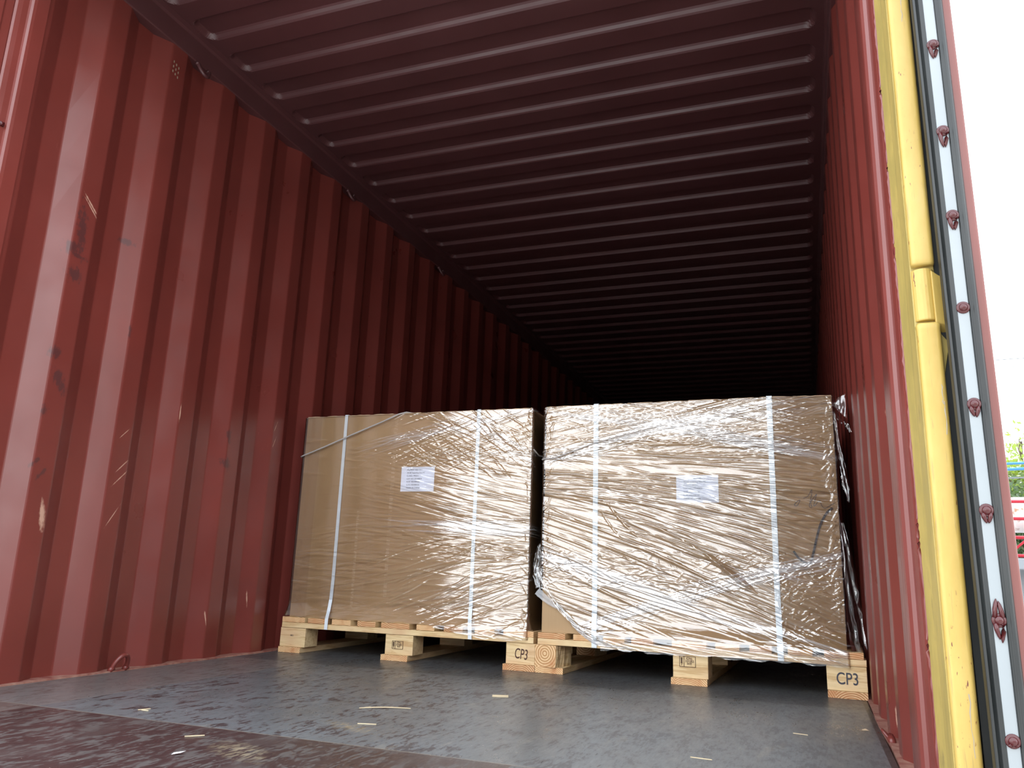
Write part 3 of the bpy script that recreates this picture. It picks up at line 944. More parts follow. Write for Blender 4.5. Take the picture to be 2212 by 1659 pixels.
KR = .13
B2 = carton((1.214, 1.733, PH), -.020, 1.072, 1.09, H2c, M['card2'], 'brown cardboard carton on the right pallet with a black tick mark', (.518, .488, .153, .101, 0), KR)
# handwriting on the right carton
def stroke(pts, w, mat, name, parent, y=-.0036):
    P = [Vector((p[0], 0, p[1])) for p in pts]
    # Catmull-Rom
    Q = []
    for i in range(len(P) - 1):
        p0 = P[max(i - 1, 0)]; p1 = P[i]; p2 = P[i + 1]; p3 = P[min(i + 2, len(P) - 1)]
        for t in np.linspace(0, 1, 6, endpoint=False):
            Q.append(.5 * ((2 * p1) + (p2 - p0) * t + (2 * p0 - 5 * p1 + 4 * p2 - p3) * t * t + (3 * p1 - p0 - 3 * p2 + p3) * t ** 3))
    Q.append(P[-1])
    mb = MB(); vs = []
    for i, q in enumerate(Q):
        t = (Q[min(i + 1, len(Q) - 1)] - Q[max(i - 1, 0)]).normalized()
        n_ = Vector((-t.z, 0, t.x)) * w * .5
        ww = w if True else w
        yy = y + float(rec(q.x, KR)) - .0004
        vs += [(q.x + n_.x, yy, q.z + n_.z), (q.x - n_.x, yy, q.z - n_.z)]
    mb.add(vs, [(2 * i, 2 * i + 1, 2 * i + 3, 2 * i + 2) for i in range(len(Q) - 1)])
    return mb.build(name, mat, parent)
bx = lambda X: X - 1.214
bz = lambda Z: Z - PH
stroke([(bx(2.133), bz(.466)), (bx(2.150), bz(.442)), (bx(2.172), bz(.427)), (bx(2.187), bz(.430)), (bx(2.197), bz(.460)), (bx(2.213), bz(.520)), (bx(2.226), bz(.560)), (bx(2.247), bz(.598)), (bx(2.268), bz(.617))], .0075, M['marker'], 'tick_mark', B2)
def sc_(u, v):
    px, py = 1700 + u / 6.38, 1000 + v / 6.38
    X = 2.143 + (px - 1717) * .001587; Z = .686 - (py - 1062) * .00171
    return (bx(2.178 + (X - 2.178) * .955) + .001, bz(.366 + (Z - .366) * .955))
stroke([sc_(*p) for p in [(180, 505), (150, 520), (108, 560), (100, 582), (135, 585), (165, 545), (182, 508)]], .0016, M['pen'], 'pen_scribble', B2)
stroke([sc_(*p) for p in [(230, 482), (290, 455), (345, 370), (352, 388), (332, 480), (305, 590), (342, 606), (330, 535), (400, 440), (412, 436), (368, 572), (384, 580), (450, 512), (468, 555), (490, 600), (530, 612), (600, 572), (652, 545)]], .0016, M['pen'], 'pen_scribble', B2)

# ------------------------------------------------------------------ white straps round carton and pallet
def strap(base, xx, ht, tilt, label, wd=.016, dp=1.09, lo=-.042, pf=-.0265):
    root = empty('packing_strap', base.location, base.rotation_euler.z)
    tag(root, label, 'strap', 'white packing straps round the cartons')
    mb = MB()
    path = [(xx + tilt, .02, lo - .001), (xx + tilt, pf, lo - .0005), (xx + tilt, pf - .0004, lo + .004), (xx + tilt * .8, pf, .0), (xx + tilt * .4, -.018, .03), (xx + tilt * .2, -.008, .08), (xx, -.0045, .16), (xx, -.0045, ht * .5), (xx, -.0045, ht * .8), (xx, -.0045, ht + .004), (xx, -.002, ht + .0065), (xx, .02, ht + .0068), (xx, dp * .5, ht + .007), (xx, dp, ht + .0065), (xx, dp + .006, ht - .01), (xx, dp + .006, .05), (xx, dp + .006, lo + .01)]
    vs = []
    for i, p in enumerate(path):
        t = (Vector(path[min(i + 1, len(path) - 1)]) - Vector(path[max(i - 1, 0)])).normalized()
        n_ = Vector((0, t.z, -t.y)) * -.0004
        for s_, q in ((-1, -1), (1, -1), (1, 1), (-1, 1)):
            vs.append((p[0] + s_ * wd / 2, p[1] + q * n_.y, p[2] + q * n_.z))
    fs = [(i * 4 + q, i * 4 + (q + 1) % 4, (i + 1) * 4 + (q + 1) % 4, (i + 1) * 4 + q) for i in range(len(path) - 1) for q in range(4)]
    mb.add(vs, fs + [(0, 1, 2, 3)])
    o = mb.build('strap_band', M['strap'], root)
    return root
strap(B1, .204, H1c, -.002, 'white packing strap on the left carton, left of its label', .0155)
strap(B1, .844, H1c, .012, 'white packing strap on the left carton, right of its label', .0155)
strap(B2, .208, H2c, .006, 'white packing strap on the right carton, left of its label', .0195)
strap(B2, .860, H2c, .004, 'white packing strap on the right carton, right of its label, beside the tick', .0195, pf=-.0405)

# ------------------------------------------------------------------ stretch film with modelled wrinkles
def ridges(Xg, Zg, lst):
    """sum of long thin folds; lst rows: cx, cz, angle, half length, width, height"""
    Hh = np.zeros_like(Xg)
    x0, z0 = Xg[0, 0], Zg[0, 0]
    dx = Xg[1, 0] - Xg[0, 0]; dz = Zg[0, 1] - Zg[0, 0]
    nx, nz = Xg.shape
    for cx, cz, an, hl, w, a, cv in lst:
        ex = abs(math.cos(an)) * hl + abs(math.sin(an)) * 4 * w + .01
        ez = abs(math.sin(an)) * hl + abs(math.cos(an)) * 4 * w + abs(cv) * hl * hl + .01
        i0 = max(int((cx - ex - x0) / dx), 0); i1 = min(int((cx + ex - x0) / dx) + 1, nx)
        j0 = max(int((cz - ez - z0) / dz), 0); j1 = min(int((cz + ez - z0) / dz) + 1, nz)
        if i0 >= i1 or j0 >= j1: continue
        dX = Xg[i0:i1, j0:j1] - cx; dZ = Zg[i0:i1, j0:j1] - cz
        s_ = dX * math.cos(an) + dZ * math.sin(an)
        t_ = -dX * math.sin(an) + dZ * math.cos(an) - cv * s_ * s_
        tp = np.clip(1 - (s_ / hl) ** 2, 0, 1)
        ww = w * (.35 + .65 * tp)
        Hh[i0:i1, j0:j1] += a * tp * np.exp(-(t_ / ww) ** 2)
    return Hh
def smooth01(t):
    t = np.clip(t, 0, 1)
    return t * t * (3 - 2 * t)
def film(base, wd, dp, ht, zlo, lst, label, cut=None, pf=-.026, coarse_amp=.0012, kr=0.0, strands=()):
    root = empty('stretch_film', base.location, base.rotation_euler.z)
    tag(root, label, 'plastic film', 'stretch film round the cartons')
    # unrolled sheet: u runs from the back of the left side, over the front, to the back of the right side
    front = np.arange(-.004, wd + .0045, .0028)
    left = -np.linspace(.9, .03, 24) - .004
    cor = -np.array([.02, .012, .007])
    u = np.concatenate([left, cor + 0, front, wd + .004 + np.array([.003, .008, .016]), wd + .004 + np.linspace(.03, .9, 60)])
    u = np.unique(np.round(u, 5))
    dz = .0012
    z = np.arange(zlo, ht + .0008, dz)
    UG, ZG = np.meshgrid(u, z, indexing='ij')
    # regular grid for the ridges, then sample at u
    ur = np.arange(u[0], u[-1] + .003, .0028)
    UR, ZR = np.meshgrid(ur, z, indexing='ij')
    Hr = ridges(UR, ZR, lst)
    Hh = np.empty_like(UG)
    idx = np.clip((u - ur[0]) / .0028, 0, len(ur) - 1.001)
    i0 = idx.astype(int); fr = (idx - i0)[:, None]
    Hh = Hr[i0] * (1 - fr) + Hr[i0 + 1] * fr
    Pr = np.clip(ridges(UR, ZR, strands), 0, 1)
    Pl = Pr[i0] * (1 - fr) + Pr[i0 + 1] * fr
    Hh += Pl * .0004
    # gentle waviness
    Hh += coarse_amp * (np.sin(UG * 9 + ZG * 7) * .5 + np.sin(ZG * 23 + UG * 3.1) * .35 + np.sin(UG * 31 - ZG * 17) * .12)
    off = .0085 + Hh
    # front plane steps forward over the pallet edge
    lowp = smooth01((.065 - ZG) / .075)
    e = .006
    xloc = np.empty_like(UG); yloc = np.empty_like(UG)
    fr_ = (UG >= -.004) & (UG <= wd + .004)
    pfx = pf if kr == 0 else -.025 - .016 * UG
    fy = -off * (1 - lowp) + (pfx - .004 - Hh * .6) * lowp
    fy = fy + rec(UG, kr) * (1 - lowp)
    xloc[fr_] = UG[fr_]; yloc[fr_] = fy[fr_]
    lf = UG < -.004
    xloc[lf] = -(.0095 + Hh[lf] * .5) - .02 * lowp[lf]; yloc[lf] = (-UG[lf] - .012)
    rt = UG > wd + .004
    xloc[rt] = wd + .0095 + Hh[rt] * .5 + .02 * lowp[rt]; yloc[rt] = (UG[rt] - wd - .012) + float(rec(wd, kr))
    # round the two corners
    V = np.stack([xloc.ravel(), yloc.ravel(), ZG.ravel()], 1)
    keep = np.ones((len(u) - 1, len(z) - 1), bool)
    if cut is not None:
        um = (u[:-1] + u[1:]) / 2; zm = (z[:-1] + z[1:]) / 2
        keep = cut(um[:, None], zm[None, :])
    o = grid_mesh('film_sheet', V, len(u), len(z), M['film'], root, keep)
    pa = o.data.attributes.new('ply', 'FLOAT', 'POINT')
    pa.data.foreach_set('value', Pl.astype(np.float32).ravel())
    # turned over the top edge
    mb = MB(); n = 80
    vs = []
    for i in range(n + 1):
        x = -.006 + (wd + .012) * i / n
        w1 = .05 + .03 * math.sin(i * .7) + random.uniform(0, .02)
        for t, hgt in ((0, 0), (.25, .004), (1, .007)):
            vs.append((x, float(rec(x, kr)) - .0095 + (w1 + .0095) * t, ht + hgt + random.uniform(0, .0015)))
    mb.add(vs, [(i * 3 + q, (i + 1) * 3 + q, (i + 1) * 3 + q + 1, i * 3 + q + 1) for i in range(n) for q in range(2)])
    mb.build('top_fold', M['film'], root, smooth=True)
    return root

R_ = random.Random(3)
def fam(n, xa, xb, za, zb, ang, aj, hl, w, a, cv=0.0):
    """a family of folds: fn angle may be a function of x, z"""
    out = []
    for _ in range(n):
        x = R_.uniform(xa, xb); zz = R_.uniform(za, zb)
        an = (ang(x, zz) if callable(ang) else ang) + R_.gauss(0, aj)
        out.append((x, zz, an, R_.uniform(*hl), R_.uniform(*w), R_.uniform(*a) * (1 if R_.random() < .8 else -.7), R_.gauss(0, cv)))
    return out
D_ = math.pi / 180
def bundle(n, pts, spread, hl, w, a, jit=.03):
    """folds gathered along a stretched edge of the film"""
    out = []
    for _ in range(n):
        q = R_.uniform(0, len(pts) - 1); i = min(int(q), len(pts) - 2); f = q - i
        x = pts[i][0] * (1 - f) + pts[i + 1][0] * f; zz = pts[i][1] * (1 - f) + pts[i + 1][1] * f
        an = math.atan2(pts[i + 1][1] - pts[i][1], pts[i + 1][0] - pts[i][0]) + R_.gauss(0, jit)
        out.append((x, zz + R_.gauss(0, spread), an, R_.uniform(*hl), R_.uniform(*w), R_.uniform(*a), R_.gauss(0, .05)))
    return out
# left carton: mild folds on the left half, dense ones on the right
l1 = []
l1 += fam(110, .0, 1.1, .08, .80, lambda x, z: (-3 - 8 * max(0, x - .4)) * D_, .05, (.08, .28), (.0022, .0045), (.0005, .0014), .1)
l1 += fam(230, .45, 1.1, .25, .70, lambda x, z: (-12 + 10 * max(0, (.5 - z)) / .3 - 6 * (z - .5)) * D_, .05, (.06, .26), (.0014, .0034), (.0007, .0020), .2)
SA = (.5, 1.0)
s1 = bundle(70, [(.50, .40), (.85, .385), (1.10, .38)], .016, (.05, .22), (.0010, .0018), SA, .06)
s1 += bundle(60, [(.36, .73), (.70, .80), (1.08, .87)], .016, (.06, .22), (.0010, .0016), SA, .06)
s1 += bundle(50, [(.62, .87), (.85, .80), (1.08, .66)], .030, (.05, .18), (.0009, .0015), SA, .12)
s1 += bundle(60, [(.70, .62), (1.09, .56)], .10, (.04, .16), (.0009, .0015), (.3, .8), .06)
s1 += bundle(50, [(.70, .10), (1.09, .22)], .05, (.04, .16), (.0009, .0015), (.3, .8), .10)
s1 += bundle(30, [(.0, .30), (1.0, .34)], .15, (.10, .30), (.0008, .0012), (.1, .3), .05)
s1 = [q[:5] + (abs(q[5]),) + q[6:] for q in s1]
l1 += fam(110, .55, 1.12, .62, .86, lambda x, z: (-38 if x > .85 else -22) * D_, .16, (.04, .18), (.0018, .0035), (.0008, .0020), .3)
l1 += fam(80, .40, 1.1, .66, .86, 20 * D_, .08, (.06, .20), (.0018, .0032), (.0007, .0018), .2)
l1 += fam(120, .50, 1.12, .0, .33, lambda x, z: (12 + 30 * (.3 - z)) * D_, .10, (.05, .20), (.0018, .0040), (.0008, .0022), .3)
l1 += fam(60, .0, .5, .02, .40, 8 * D_, .05, (.10, .30), (.0022, .0040), (.0004, .0010), .2)
l1 += fam(50, .60, 1.1, -.04, .06, -6 * D_, .12, (.03, .14), (.0018, .003), (.0008, .002), .3)
l1 += fam(120, 1.07, 1.10, 0, .86, -60 * D_, .5, (.012, .05), (.0015, .003), (.0008, .002), 0)
l1 += fam(50, 1.11, 1.9, 0, .86, -5 * D_, .2, (.08, .25), (.003, .006), (.001, .003), 0)
def cut1(u, zz):
    lo = np.where(u < .64, .004 - .0 * u, .004 - np.clip((u - .64) / .25, 0, 1) * .040)
    return zz > lo + .003 * np.sin(u * 60)
film(B1, 1.078, 1.09, H1c, -.040, l1, 'clear stretch film wrapped round the left carton', cut1, strands=s1)
# right carton: two crossing bands at the top, long falling folds in the middle, crumpled band and crossing folds low down
l2 = []
l2 += fam(150, -.02, 1.09, .68, .87, lambda x, z: 11 * D_, .05, (.08, .30), (.0015, .0032), (.0006, .0018), .12)
l2 += fam(110, -.02, 1.09, .64, .87, lambda x, z: -15 * D_, .05, (.08, .30), (.0015, .0030), (.0006, .0017), .12)
s2 = bundle(85, [(.0, .66), (.45, .77), (.85, .84)], .020, (.12, .30), (.0014, .0026), (.0010, .0020))
s2 += bundle(80, [(.05, .86), (.5, .79), (.81, .71), (.95, .68)], .020, (.12, .30), (.0014, .0026), (.0010, .0020))
l2 += fam(70, .0, .88, .50, .72, lambda x, z: -3 * D_, .03, (.15, .45), (.0022, .0055), (.0012, .0034), .06)
l2 += fam(210, -.01, .90, .26, .60, lambda x, z: (-8 - 44 * max(0, (.58 - z))) * D_, .04, (.12, .42), (.0018, .0050), (.0010, .0030), .18)
l2 += fam(110, .86, 1.08, .25, .66, -7 * D_, .08, (.04, .14), (.0024, .005), (.0005, .0014), .2)
l2 += fam(300, -.01, 1.08, .17, .31, lambda x, z: -12 * D_, .45, (.012, .055), (.0015, .0030), (.0008, .0020), .8)
s2 += bundle(80, [(-.01, .285), (.25, .215), (.50, .135), (1.07, -.01)], .016, (.12, .34), (.0015, .0028), (.0012, .0024))
s2 += bundle(75, [(.235, .045), (.50, .135), (.81, .235), (1.0, .285)], .016, (.12, .32), (.0015, .0028), (.0012, .0024))
l2 += [q for q in fam(120, .1, 1.08, -.03, .20, lambda x, z: (-16 - 22 * max(0, x - .55)) * D_, .06, (.10, .34), (.0018, .0045), (.0010, .0028), .2)
       if not (.30 < q[0] < .80 and q[1] < .12 - .25 * abs(q[0] - .50) and R_.random() < .85)]
l2 += fam(260, .86, 1.08, .03, .30, lambda x, z: (70 - 90 * (x - .86) / .22) * D_, .35, (.006, .022), (.0014, .0024), (.0009, .0018), 2)
l2 += fam(60, .05, 1.0, -.05, .02, -4 * D_, .06, (.05, .20), (.0018, .003), (.0006, .0016), .1)
l2 += fam(120, -.004, .03, .1, .86, 70 * D_, .5, (.012, .04), (.0015, .003), (.0008, .002), 0)
l2 += fam(120, 1.04, 1.075, .1, .86, 70 * D_, .5, (.012, .04), (.0015, .003), (.0008, .002), 0)
s2 += bundle(150, [(.0, .80), (1.07, .82)], .035, (.04, .16), (.0009, .0015), (.3, .8), .22)
s2 += bundle(120, [(.0, .24), (.5, .20), (1.07, .26)], .035, (.02, .10), (.0009, .0016), (.3, .9), .40)
s2 += bundle(40, [(.1, .52), (.8, .40)], .08, (.10, .30), (.0008, .0013), (.2, .6), .10)
s2 = [(q[0], q[1], q[2], q[3], min(q[4], .0019) * .8, min(1, abs(q[5]) * (1 if q[5] > .1 else 450)), q[6]) for q in s2]
# one deep slack gully running down to the right
l2 += [(.60, .315, -33 * D_, .22, .0055, .008, -.5), (.70, .245, -38 * D_, .12, .0085, .011, 0), (.31, .42, -48 * D_, .12, .0045, .005, .8), (.27, .40, -52 * D_, .10, .003, .004, .8)]
def cut2(u, zz):
    a = .165 - (u + .01) * .80
    lo = np.where(u < .24, a, -.048)
    lo = np.maximum(lo, -.048)
    lo = np.where(u < -.01, .17, lo)
    return zz > lo + .004 * np.sin(u * 70) + .003 * np.sin(u * 23)
F2 = film(B2, 1.072, 1.09, H2c, -.050, l2, 'clear stretch film wrapped round the right carton, torn at lower left', cut2, kr=KR, pf=-.038, strands=s2)
# loose, bunched film along the torn lower left edge
def crumple(pts, widths, name, parent, mat, amp=.004, seed=0, seg=9, depth=.004, dirn=None):
    rs = np.random.default_rng(seed)
    P = [Vector(p) for p in pts]
    Q = []; Wd = []
    for i in range(len(P) - 1):
        p0 = P[max(i - 1, 0)]; p1 = P[i]; p2 = P[i + 1]; p3 = P[min(i + 2, len(P) - 1)]
        for t in np.linspace(0, 1, 8, endpoint=False):
            Q.append(.5 * ((2 * p1) + (p2 - p0) * t + (2 * p0 - 5 * p1 + 4 * p2 - p3) * t * t + (3 * p1 - p0 - 3 * p2 + p3) * t ** 3))
            Wd.append(widths[i] * (1 - t) + widths[i + 1] * t)
    Q.append(P[-1]); Wd.append(widths[-1])
    V = []
    for i, q in enumerate(Q):
        t = (Q[min(i + 1, len(Q) - 1)] - Q[max(i - 1, 0)]).normalized()
        n_ = Vector((-t.z, 0, t.x)) if dirn is None else Vector(dirn)
        for j in range(seg):
            f = j / (seg - 1) - .5
            zz = amp * math.sin(j * 2.4 + i * .15 + seed) + rs.normal(0, amp * .35)
            V.append(q + n_ * Wd[i] * f * (1 + rs.normal(0, .04)) + Vector((0, -depth - abs(zz), 0)) + Vector((rs.normal(0, .0008), 0, rs.normal(0, .0008))))
    V = np.array([tuple(v) for v in V])
    return grid_mesh(name, V, len(Q), seg, mat, parent)
crumple([(-.020, .0, .150), (.02, -.006, .120), (.075, -.008, .085)], [.030, .026, .006], 'loose_fold', F2, M['film_dense'], .003, 1)
crumple([(-.012, -.004, .24), (.0, -.006, .19), (.04, -.008, .13), (.09, -.008, .075), (.14, -.012, .035), (.20, -.022, .0), (.27, -.026, -.022)], [.022, .020, .016, .018, .026, .022, .008], 'loose_fold', F2, M['film'], .006, 2)
crumple([(.06, -.006, .11), (.11, -.008, .06), (.16, -.016, .012), (.23, -.026, -.025), (.36, -.027, -.036)], [.008, .012, .016, .014, .004], 'loose_fold', F2, M['film_dense'], .004, 3)
crumple([(-.016, .02, .33), (-.028, .02, .27), (-.03, .02, .21), (-.018, .012, .16)], [.012, .028, .030, .02], 'loose_fold', F2, M['film'], .006, 4, dirn=(1, .2, 0))
# scraps hanging off the right edge of the right carton
crumple([(1.082, .0, .80), (1.100, .02, .775), (1.118, .03, .76), (1.128, .03, .735)], [.022, .016, .013, .006], 'loose_fold', F2, M['film'], .006, 5)
crumple([(1.078, -.002, .80), (1.084, .0, .70), (1.094, .0, .62), (1.100, .0, .55), (1.106, .0, .49)], [.008, .008, .018, .022, .004], 'loose_fold', F2, M['film'], .006, 6, dirn=(1, .3, 0))
crumple([(1.076, .06, .845), (1.10, .06, .845), (1.118, .06, .84)], [.004, .06, .09], 'loose_fold', F2, M['film'], .002, 7, dirn=(0, 0, 1))
crumple([(1.080, .01, .42), (1.092, .01, .30), (1.100, .01, .15), (1.108, .0, .0)], [.01, .03, .045, .05], 'loose_fold', F2, M['film'], .006, 8, dirn=(1, .3, 0))
# twisted cord of film on each carton
F1 = [o for o in bpy.data.objects if o.name == 'stretch_film'][0]
mb = MB()
pts = [(-.012, .30, .60), (-.014, .02, .684), (-.012, -.010, .690), (.0, -.0135, .693), (.10, -.0135, .728), (.25, -.0135, .784), (.40, -.0135, .838), (.470, -.0125, .866), (.50, .0, .876), (.56, .10, .877)]
mb.tube(pts, .0034, 8); mb.build('film_cord', M['cord'], F1, smooth=True)
mb = MB()
pts = [(1.094, .22, .72), (1.094, .12, .688), (1.094, .05, .683), (1.090, -.004, .70)]
mb.tube(pts, .0026, 8); mb.build('film_cord', M['cord'], F1, smooth=True)
mb = MB()
pts = [(-.014, .14, .66), (-.014, .02, .655), (-.010, -.012, .658), (.04, -.0145, .662), (.12, -.0145, .688), (.19, -.0145, .713), (.30, -.0135, .742), (.48, -.0125, .78)]
mb.tube(pts, [.0022, .0024, .0026, .0026, .0024, .002, .0016, .0006], 8); mb.build('film_cord', M['cord'], F2, smooth=True)

# ------------------------------------------------------------------ splinters and scraps on the floor
def sliver(loc, rz, ln, w, label, mat=None, bend=.0, name='wood_splinter', h=.0016, grp='wood splinters on the floor', cat='splinter'):
    mb = MB(); n = 8; vs = []
    rs = random.Random(int(ln * 1e5))
    for i in range(n + 1):
        t = i / n
        ww = w * (.25 + .75 * math.sin(math.pi * min(1, t * .9 + .05)) ** .6) * rs.uniform(.8, 1.1) / 2
        zz = .0005 + bend * math.sin(math.pi * t)
        x = ln * (t - .5)
        yo = bend * 2 * math.sin(math.pi * t)
        vs += [(x, yo - ww, zz), (x, yo + ww, zz), (x, yo + ww * .7, zz + h), (x, yo - ww * .7, zz + h)]
    fs = [(i * 4 + q, i * 4 + (q + 1) % 4, (i + 1) * 4 + (q + 1) % 4, (i + 1) * 4 + q) for i in range(n) for q in range(4)]
    fs += [(0, 1, 2, 3), (n * 4 + 3, n * 4 + 2, n * 4 + 1, n * 4)]
    mb.add(vs, fs)
    o = mb.build(name, mat or M['splinter'], loc=loc)
    o.rotation_euler = (0, 0, rz)
    return tag(o, label, cat, grp)
sliver((1.107, .735, .0), .50, .135, .008, 'long pale wood splinter lying on the floor in front of the left pallet', bend=.002)
sliver((1.060, .722, .0), 1.2, .022, .010, 'short frayed chip at the left tip of the long splinter')
sliver((1.300, 1.085, .0), .35, .048, .009, 'thick short stick of wood on the floor before the gap between the pallets', h=.006)
sliver((.610, .408, .0), 1.1, .030, .005, 'small bent splinter near the left wall on the grey panel')
sliver((.622, .398, .0), .0, .022, .004, 'tiny cross piece touching the small bent splinter')
sliver((1.175, .525, .0), .30, .045, .006, 'curled straw-coloured shaving behind the brown front board')
sliver((.93, .225, .0), .8, .040, .004, 'thin straw sliver lying on the brown front board')
sliver((2.14, .95, .0), -.2, .035, .003, 'thin pale straw on the floor near the right wall')
sliver((1.95, .555, .0), -.1, .045, .003, 'pale straw on the bare grey floor, lower middle right')
M['scrap'] = NT('white_plastic_scrap', rough=.3, col=(.85, .88, .9)).m
mb = MB(); mb.add([(0, 0, .001), (.016, -.004, .004), (.026, .004, .006), (.012, .008, .002), (.004, .007, .003)], [(0, 1, 2, 3, 4)])
o = mb.build('plastic_scrap', M['scrap'], loc=(1.010, .072, 0)); o.rotation_euler = (0, 0, .7)
tag(o, 'small white scrap of plastic on the brown front board', 'scrap')
mb = MB(); mb.add([(0, 0, .001), (.018, -.002, .002), (.010, .012, .004), (.002, .010, .002)], [(0, 1, 2, 3)])
o = mb.build('cardboard_scrap', M['card_edge'], loc=(2.285, 1.09, 0))
tag(o, 'tan cardboard scrap on the floor in front of the right pallet corner', 'scrap')

# ------------------------------------------------------------------ outside: yard, trees, wires, trailer
GZ = -1.42
mb = MB(); mb.box(-60, 60, -60, 90, GZ - .2, GZ)
struct(mb.build('floor_yard', M['concrete'])).name = 'ground'
def tree(name, base, h, cr, cc, n, size, lm, label, seed, sparse=False):
    root = empty(name, base)
    tag(root, label, 'tree', 'trees beyond the yard')
    rs = random.Random(seed)
    mb = MB()
    mb.tube([(0, 0, 0), (.1, 0, h * .3), (-.05, .05, h * .6), (.05, 0, h * .85)], [.22, .17, .1, .04], 8)
    for q in range(14):
        a = rs.uniform(0, 6.28); z0 = h * rs.uniform(.35, .8); ln = cr * rs.uniform(.6, 1.0)
        mb.tube([(0, 0, z0), (math.cos(a) * ln * .5, math.sin(a) * ln * .5, z0 + ln * .35), (math.cos(a) * ln, math.sin(a) * ln, z0 + ln * .55)], [.06, .035, .012], 5)
    mb.build('trunk', M['bark'], root, smooth=True)
    N = n
    rg = np.random.default_rng(seed)
    ncl = 46
    cl = rg.normal(0, 1, (ncl, 3)); cl /= np.linalg.norm(cl, axis=1)[:, None]
    cl *= (rg.random(ncl) ** .45)[:, None] * np.array([cr, cr, cr * .8]); cl[:, 2] += cc
    c = cl[rg.integers(0, ncl, N)] + rg.normal(0, cr * .17, (N, 3))
    a = rg.normal(0, 1, (N, 3)); a /= np.linalg.norm(a, axis=1)[:, None]
    b = np.cross(a, rg.normal(0, 1, (N, 3))); b /= np.linalg.norm(b, axis=1)[:, None]
    s_ = size * (.6 + .8 * rg.random(N))[:, None]
    V = np.stack([c - a * s_, c + b * s_ * .45, c + a * s_, c - b * s_ * .45], 1).reshape(-1, 3)
    me = bpy.data.meshes.new('foliage')
    me.vertices.add(len(V)); me.vertices.foreach_set('co', V.astype(np.float32).ravel())
    me.loops.add(N * 4); me.loops.foreach_set('vertex_index', np.arange(N * 4, dtype=np.int32))
    me.polygons.add(N); me.polygons.foreach_set('loop_start', np.arange(0, N * 4, 4, dtype=np.int32)); me.polygons.foreach_set('loop_total', np.full(N, 4, dtype=np.int32))
    me.materials.append(lm); me.update(calc_edges=True)
    f = bpy.data.objects.new('foliage', me); COL.objects.link(f); f.parent = root
    return root
tree('leafy_tree', (8.6, 27.0, GZ), 6.2, 1.9, 4.4, 9000, .085, M['leaf'], 'light green leafy tree beyond the open container door', 1)
tree('leafy_tree', (7.3, 21.0, GZ), 4.4, 1.35, 3.15, 7000, .07, M['leaf_dark'], 'darker low tree in front of the light green tree', 2)
tree('leafy_tree', (9.6, 31.5, GZ), 8.2, 1.5, 6.3, 420, .09, M['leaf'], 'thin sparse tree top rising above the light green tree', 3)
tree('leafy_tree', (14.5, 30, GZ), 6.5, 2.5, 4.6, 6000, .11, M['leaf'], 'leafy tree further right behind the container door', 4)
def wire(y, dist, slope, r, label, mat='wire', grp='overhead wires across the sky', ref=2180):
    # point of the wire on the line of sight through image column 2180
    root_x = 2.178 + (0.2425) * dist
    mb = MB()
    zc = y
    pts = []
    for i in range(25):
        t = (i - 12) / 12
        pts.append((root_x + t * 9, -1.24 + 1.12 * dist, zc + slope * t * 9 + .12 * t * t))
    mb.tube(pts, r, 6)
    o = mb.build('overhead_wire', M[mat])
    return tag(o, label, 'wire', grp)
D = 26
wire(.366 + .5225 * D, D, .05, .008, 'highest overhead wire, alone in the white sky')
wire(.366 + .2830 * D, D, .02, .013, 'upper wire of the middle pair in the white sky')
wire(.366 + .2725 * D, D, .02, .010, 'lower wire of the middle pair in the white sky')
wire(.366 + .2340 * D, D, .02, .010, 'upper wire of the pair just above the tree')
wire(.366 + .2270 * D, D, .02, .009, 'lower wire of the pair just above the tree')
D = 13
wire(.366 + .150 * D, D, .03, .022, 'blue cable crossing in front of the trees', 'blue_cable', 'cables strung in front of the trees')
wire(.366 + .143 * D, D, .03, .026, 'thick blue cable just under the first blue cable', 'blue_cable', 'cables strung in front of the trees')
wire(.366 + .132 * D, D, .03, .014, 'thin grey cable under the blue cables', 'wire', 'cables strung in front of the trees')

# parked trailer with a red mesh side and a white tank lying on it
t = empty('parked_trailer', (6.2, 10.6, GZ))
tag(t, 'parked trailer with a red mesh side beyond the open door', 'trailer')
mb = MB(); mb.box(-1.62, 2.4, 0, 2.2, 2.02, 2.16)
mb.build('deck', M['grey_steel'], t, bevel=.01)
mb = MB()
for z in (2.19, 2.42, 2.66, 2.88):
    mb.tube([(-1.60, .03, z), (2.38, .03, z)], .022, 8)
for i in range(15):
    x = -1.60 + i * .2845
    mb.tube([(x, .03, 2.16), (x, .03, 2.9)], .022 if i % 3 else .035, 8)
for i in range(5):
    x = -1.60 + i * .8
    mb.tube([(x, .03, 2.20), (x + .75, .03, 2.86)], .016, 6)
mb.build('mesh_side', M['pink'], t, smooth=True)
for x in (-1.0, 1.5):
    for y in (.15, 2.05):
        mb = MB(); mb.tube([(x, y - .14, .5), (x, y + .14, .5)], .5, 28)
        mb.build('wheel', M['tyre'], t, bevel=.03)
mb = MB(); mb.box(-1.4, 2.2, .5, 1.7, 1.0, 2.02)
mb.build('chassis', M['grey_steel'], t)
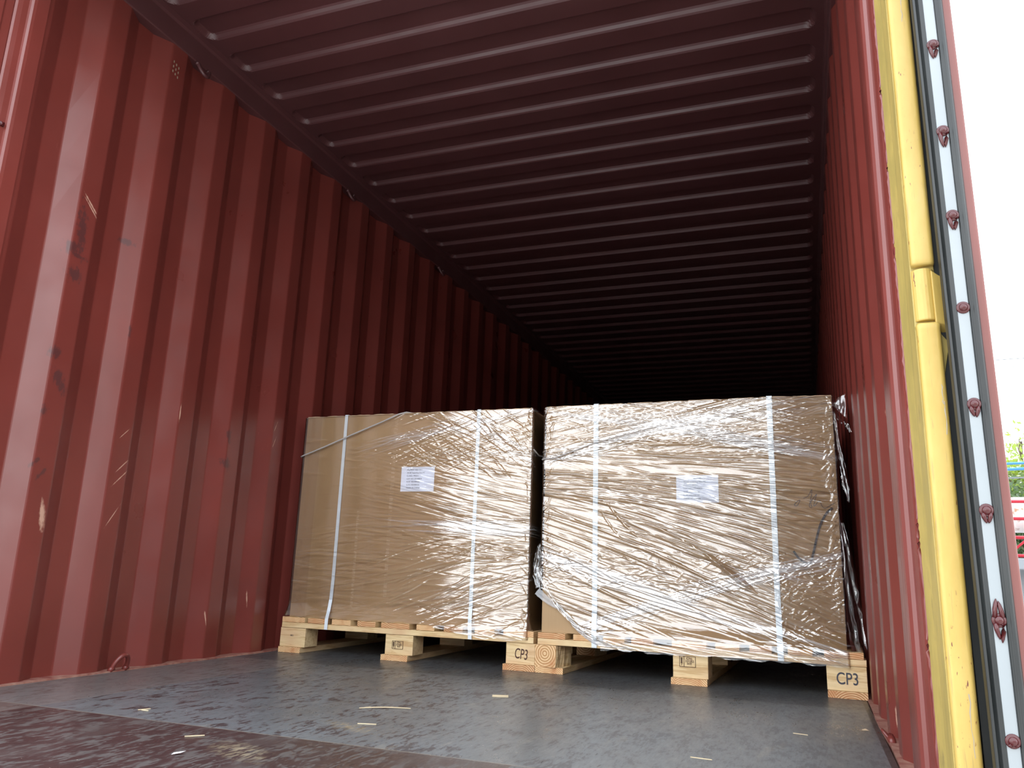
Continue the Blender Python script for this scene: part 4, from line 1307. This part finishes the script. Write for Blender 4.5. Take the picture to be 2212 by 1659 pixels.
o = MB(); o.tube([(-1.55, 0, 0), (-1.5, 0, 0), (2.0, 0, 0), (2.05, 0, 0)], [.20, .24, .24, .20], 28)
o = o.build('white_tank', M['tank'], loc=(6.35, 11.3, GZ + 2.16 + .24 + .36), smooth=True)
tag(o, 'rusty white tank lying along the trailer top', 'tank')
mb = MB(); mb.box(-1.2, 1.6, -.25, .25, 0, .36)
o = mb.build('steel_crate', M['grey_steel'], loc=(6.35, 11.3, GZ + 2.16), bevel=.01)
tag(o, 'grey steel crate on the trailer holding up the white tank', 'crate')
# grey crash barrier behind
bar = empty('guard_rail', (7.2, 16.5, GZ))
tag(bar, 'grey steel guard rail in front of the trees', 'guard rail')
mb = MB(); mb.prism([(0, 2.92), (.03, 2.97), (0, 3.02), (.03, 3.07), (0, 3.12), (-.02, 3.12), (-.02, 2.92)], 'x', -4, 6)
mb.build('rail_beam', M['grey_steel'], bar)
for i in range(6):
    mb = MB(); mb.box(-3.8 + i * 1.9, -3.7 + i * 1.9, .03, .13, 0, 3.1)
    mb.build('rail_post', M['grey_steel'], bar)

# added dark building, unseen behind the camera, put in to darken the film's reflections
w = empty('added_warehouse', (-.2, -20, GZ))
tag(w, 'added unseen dark grey building that darkens reflections in the stretch film', 'building')
M['facade'] = NT('dark_grey_cladding', rough=.8, col=(.045, .047, .05)).m
mb = MB(); mb.box(0, 24, -10, 0, 0, 5.6)
mb.build('wall', M['facade'], w)
mb = MB(); mb.prism([(.4, 5.6), (.4, 5.75), (-5, 6.6), (-10.4, 5.75), (-10.4, 5.6)], 'x', -.3, 24.3)
mb.build('roof', M['grey_steel'], w)
for i in range(4):
    mb = MB()
    n_ = 30
    pr2 = []
    for q in range(n_):
        pr2 += [(.03, .05 + q * .13), (.06, .11 + q * .13)]
    pr2 += [(.03, .05 + n_ * .13), (.0, .05 + n_ * .13), (0, .05)]
    mb.prism(pr2, 'x', 2 + i * 5.5, 6 + i * 5.5)
    mb.build('shutter_door', M['grey_steel'], w)
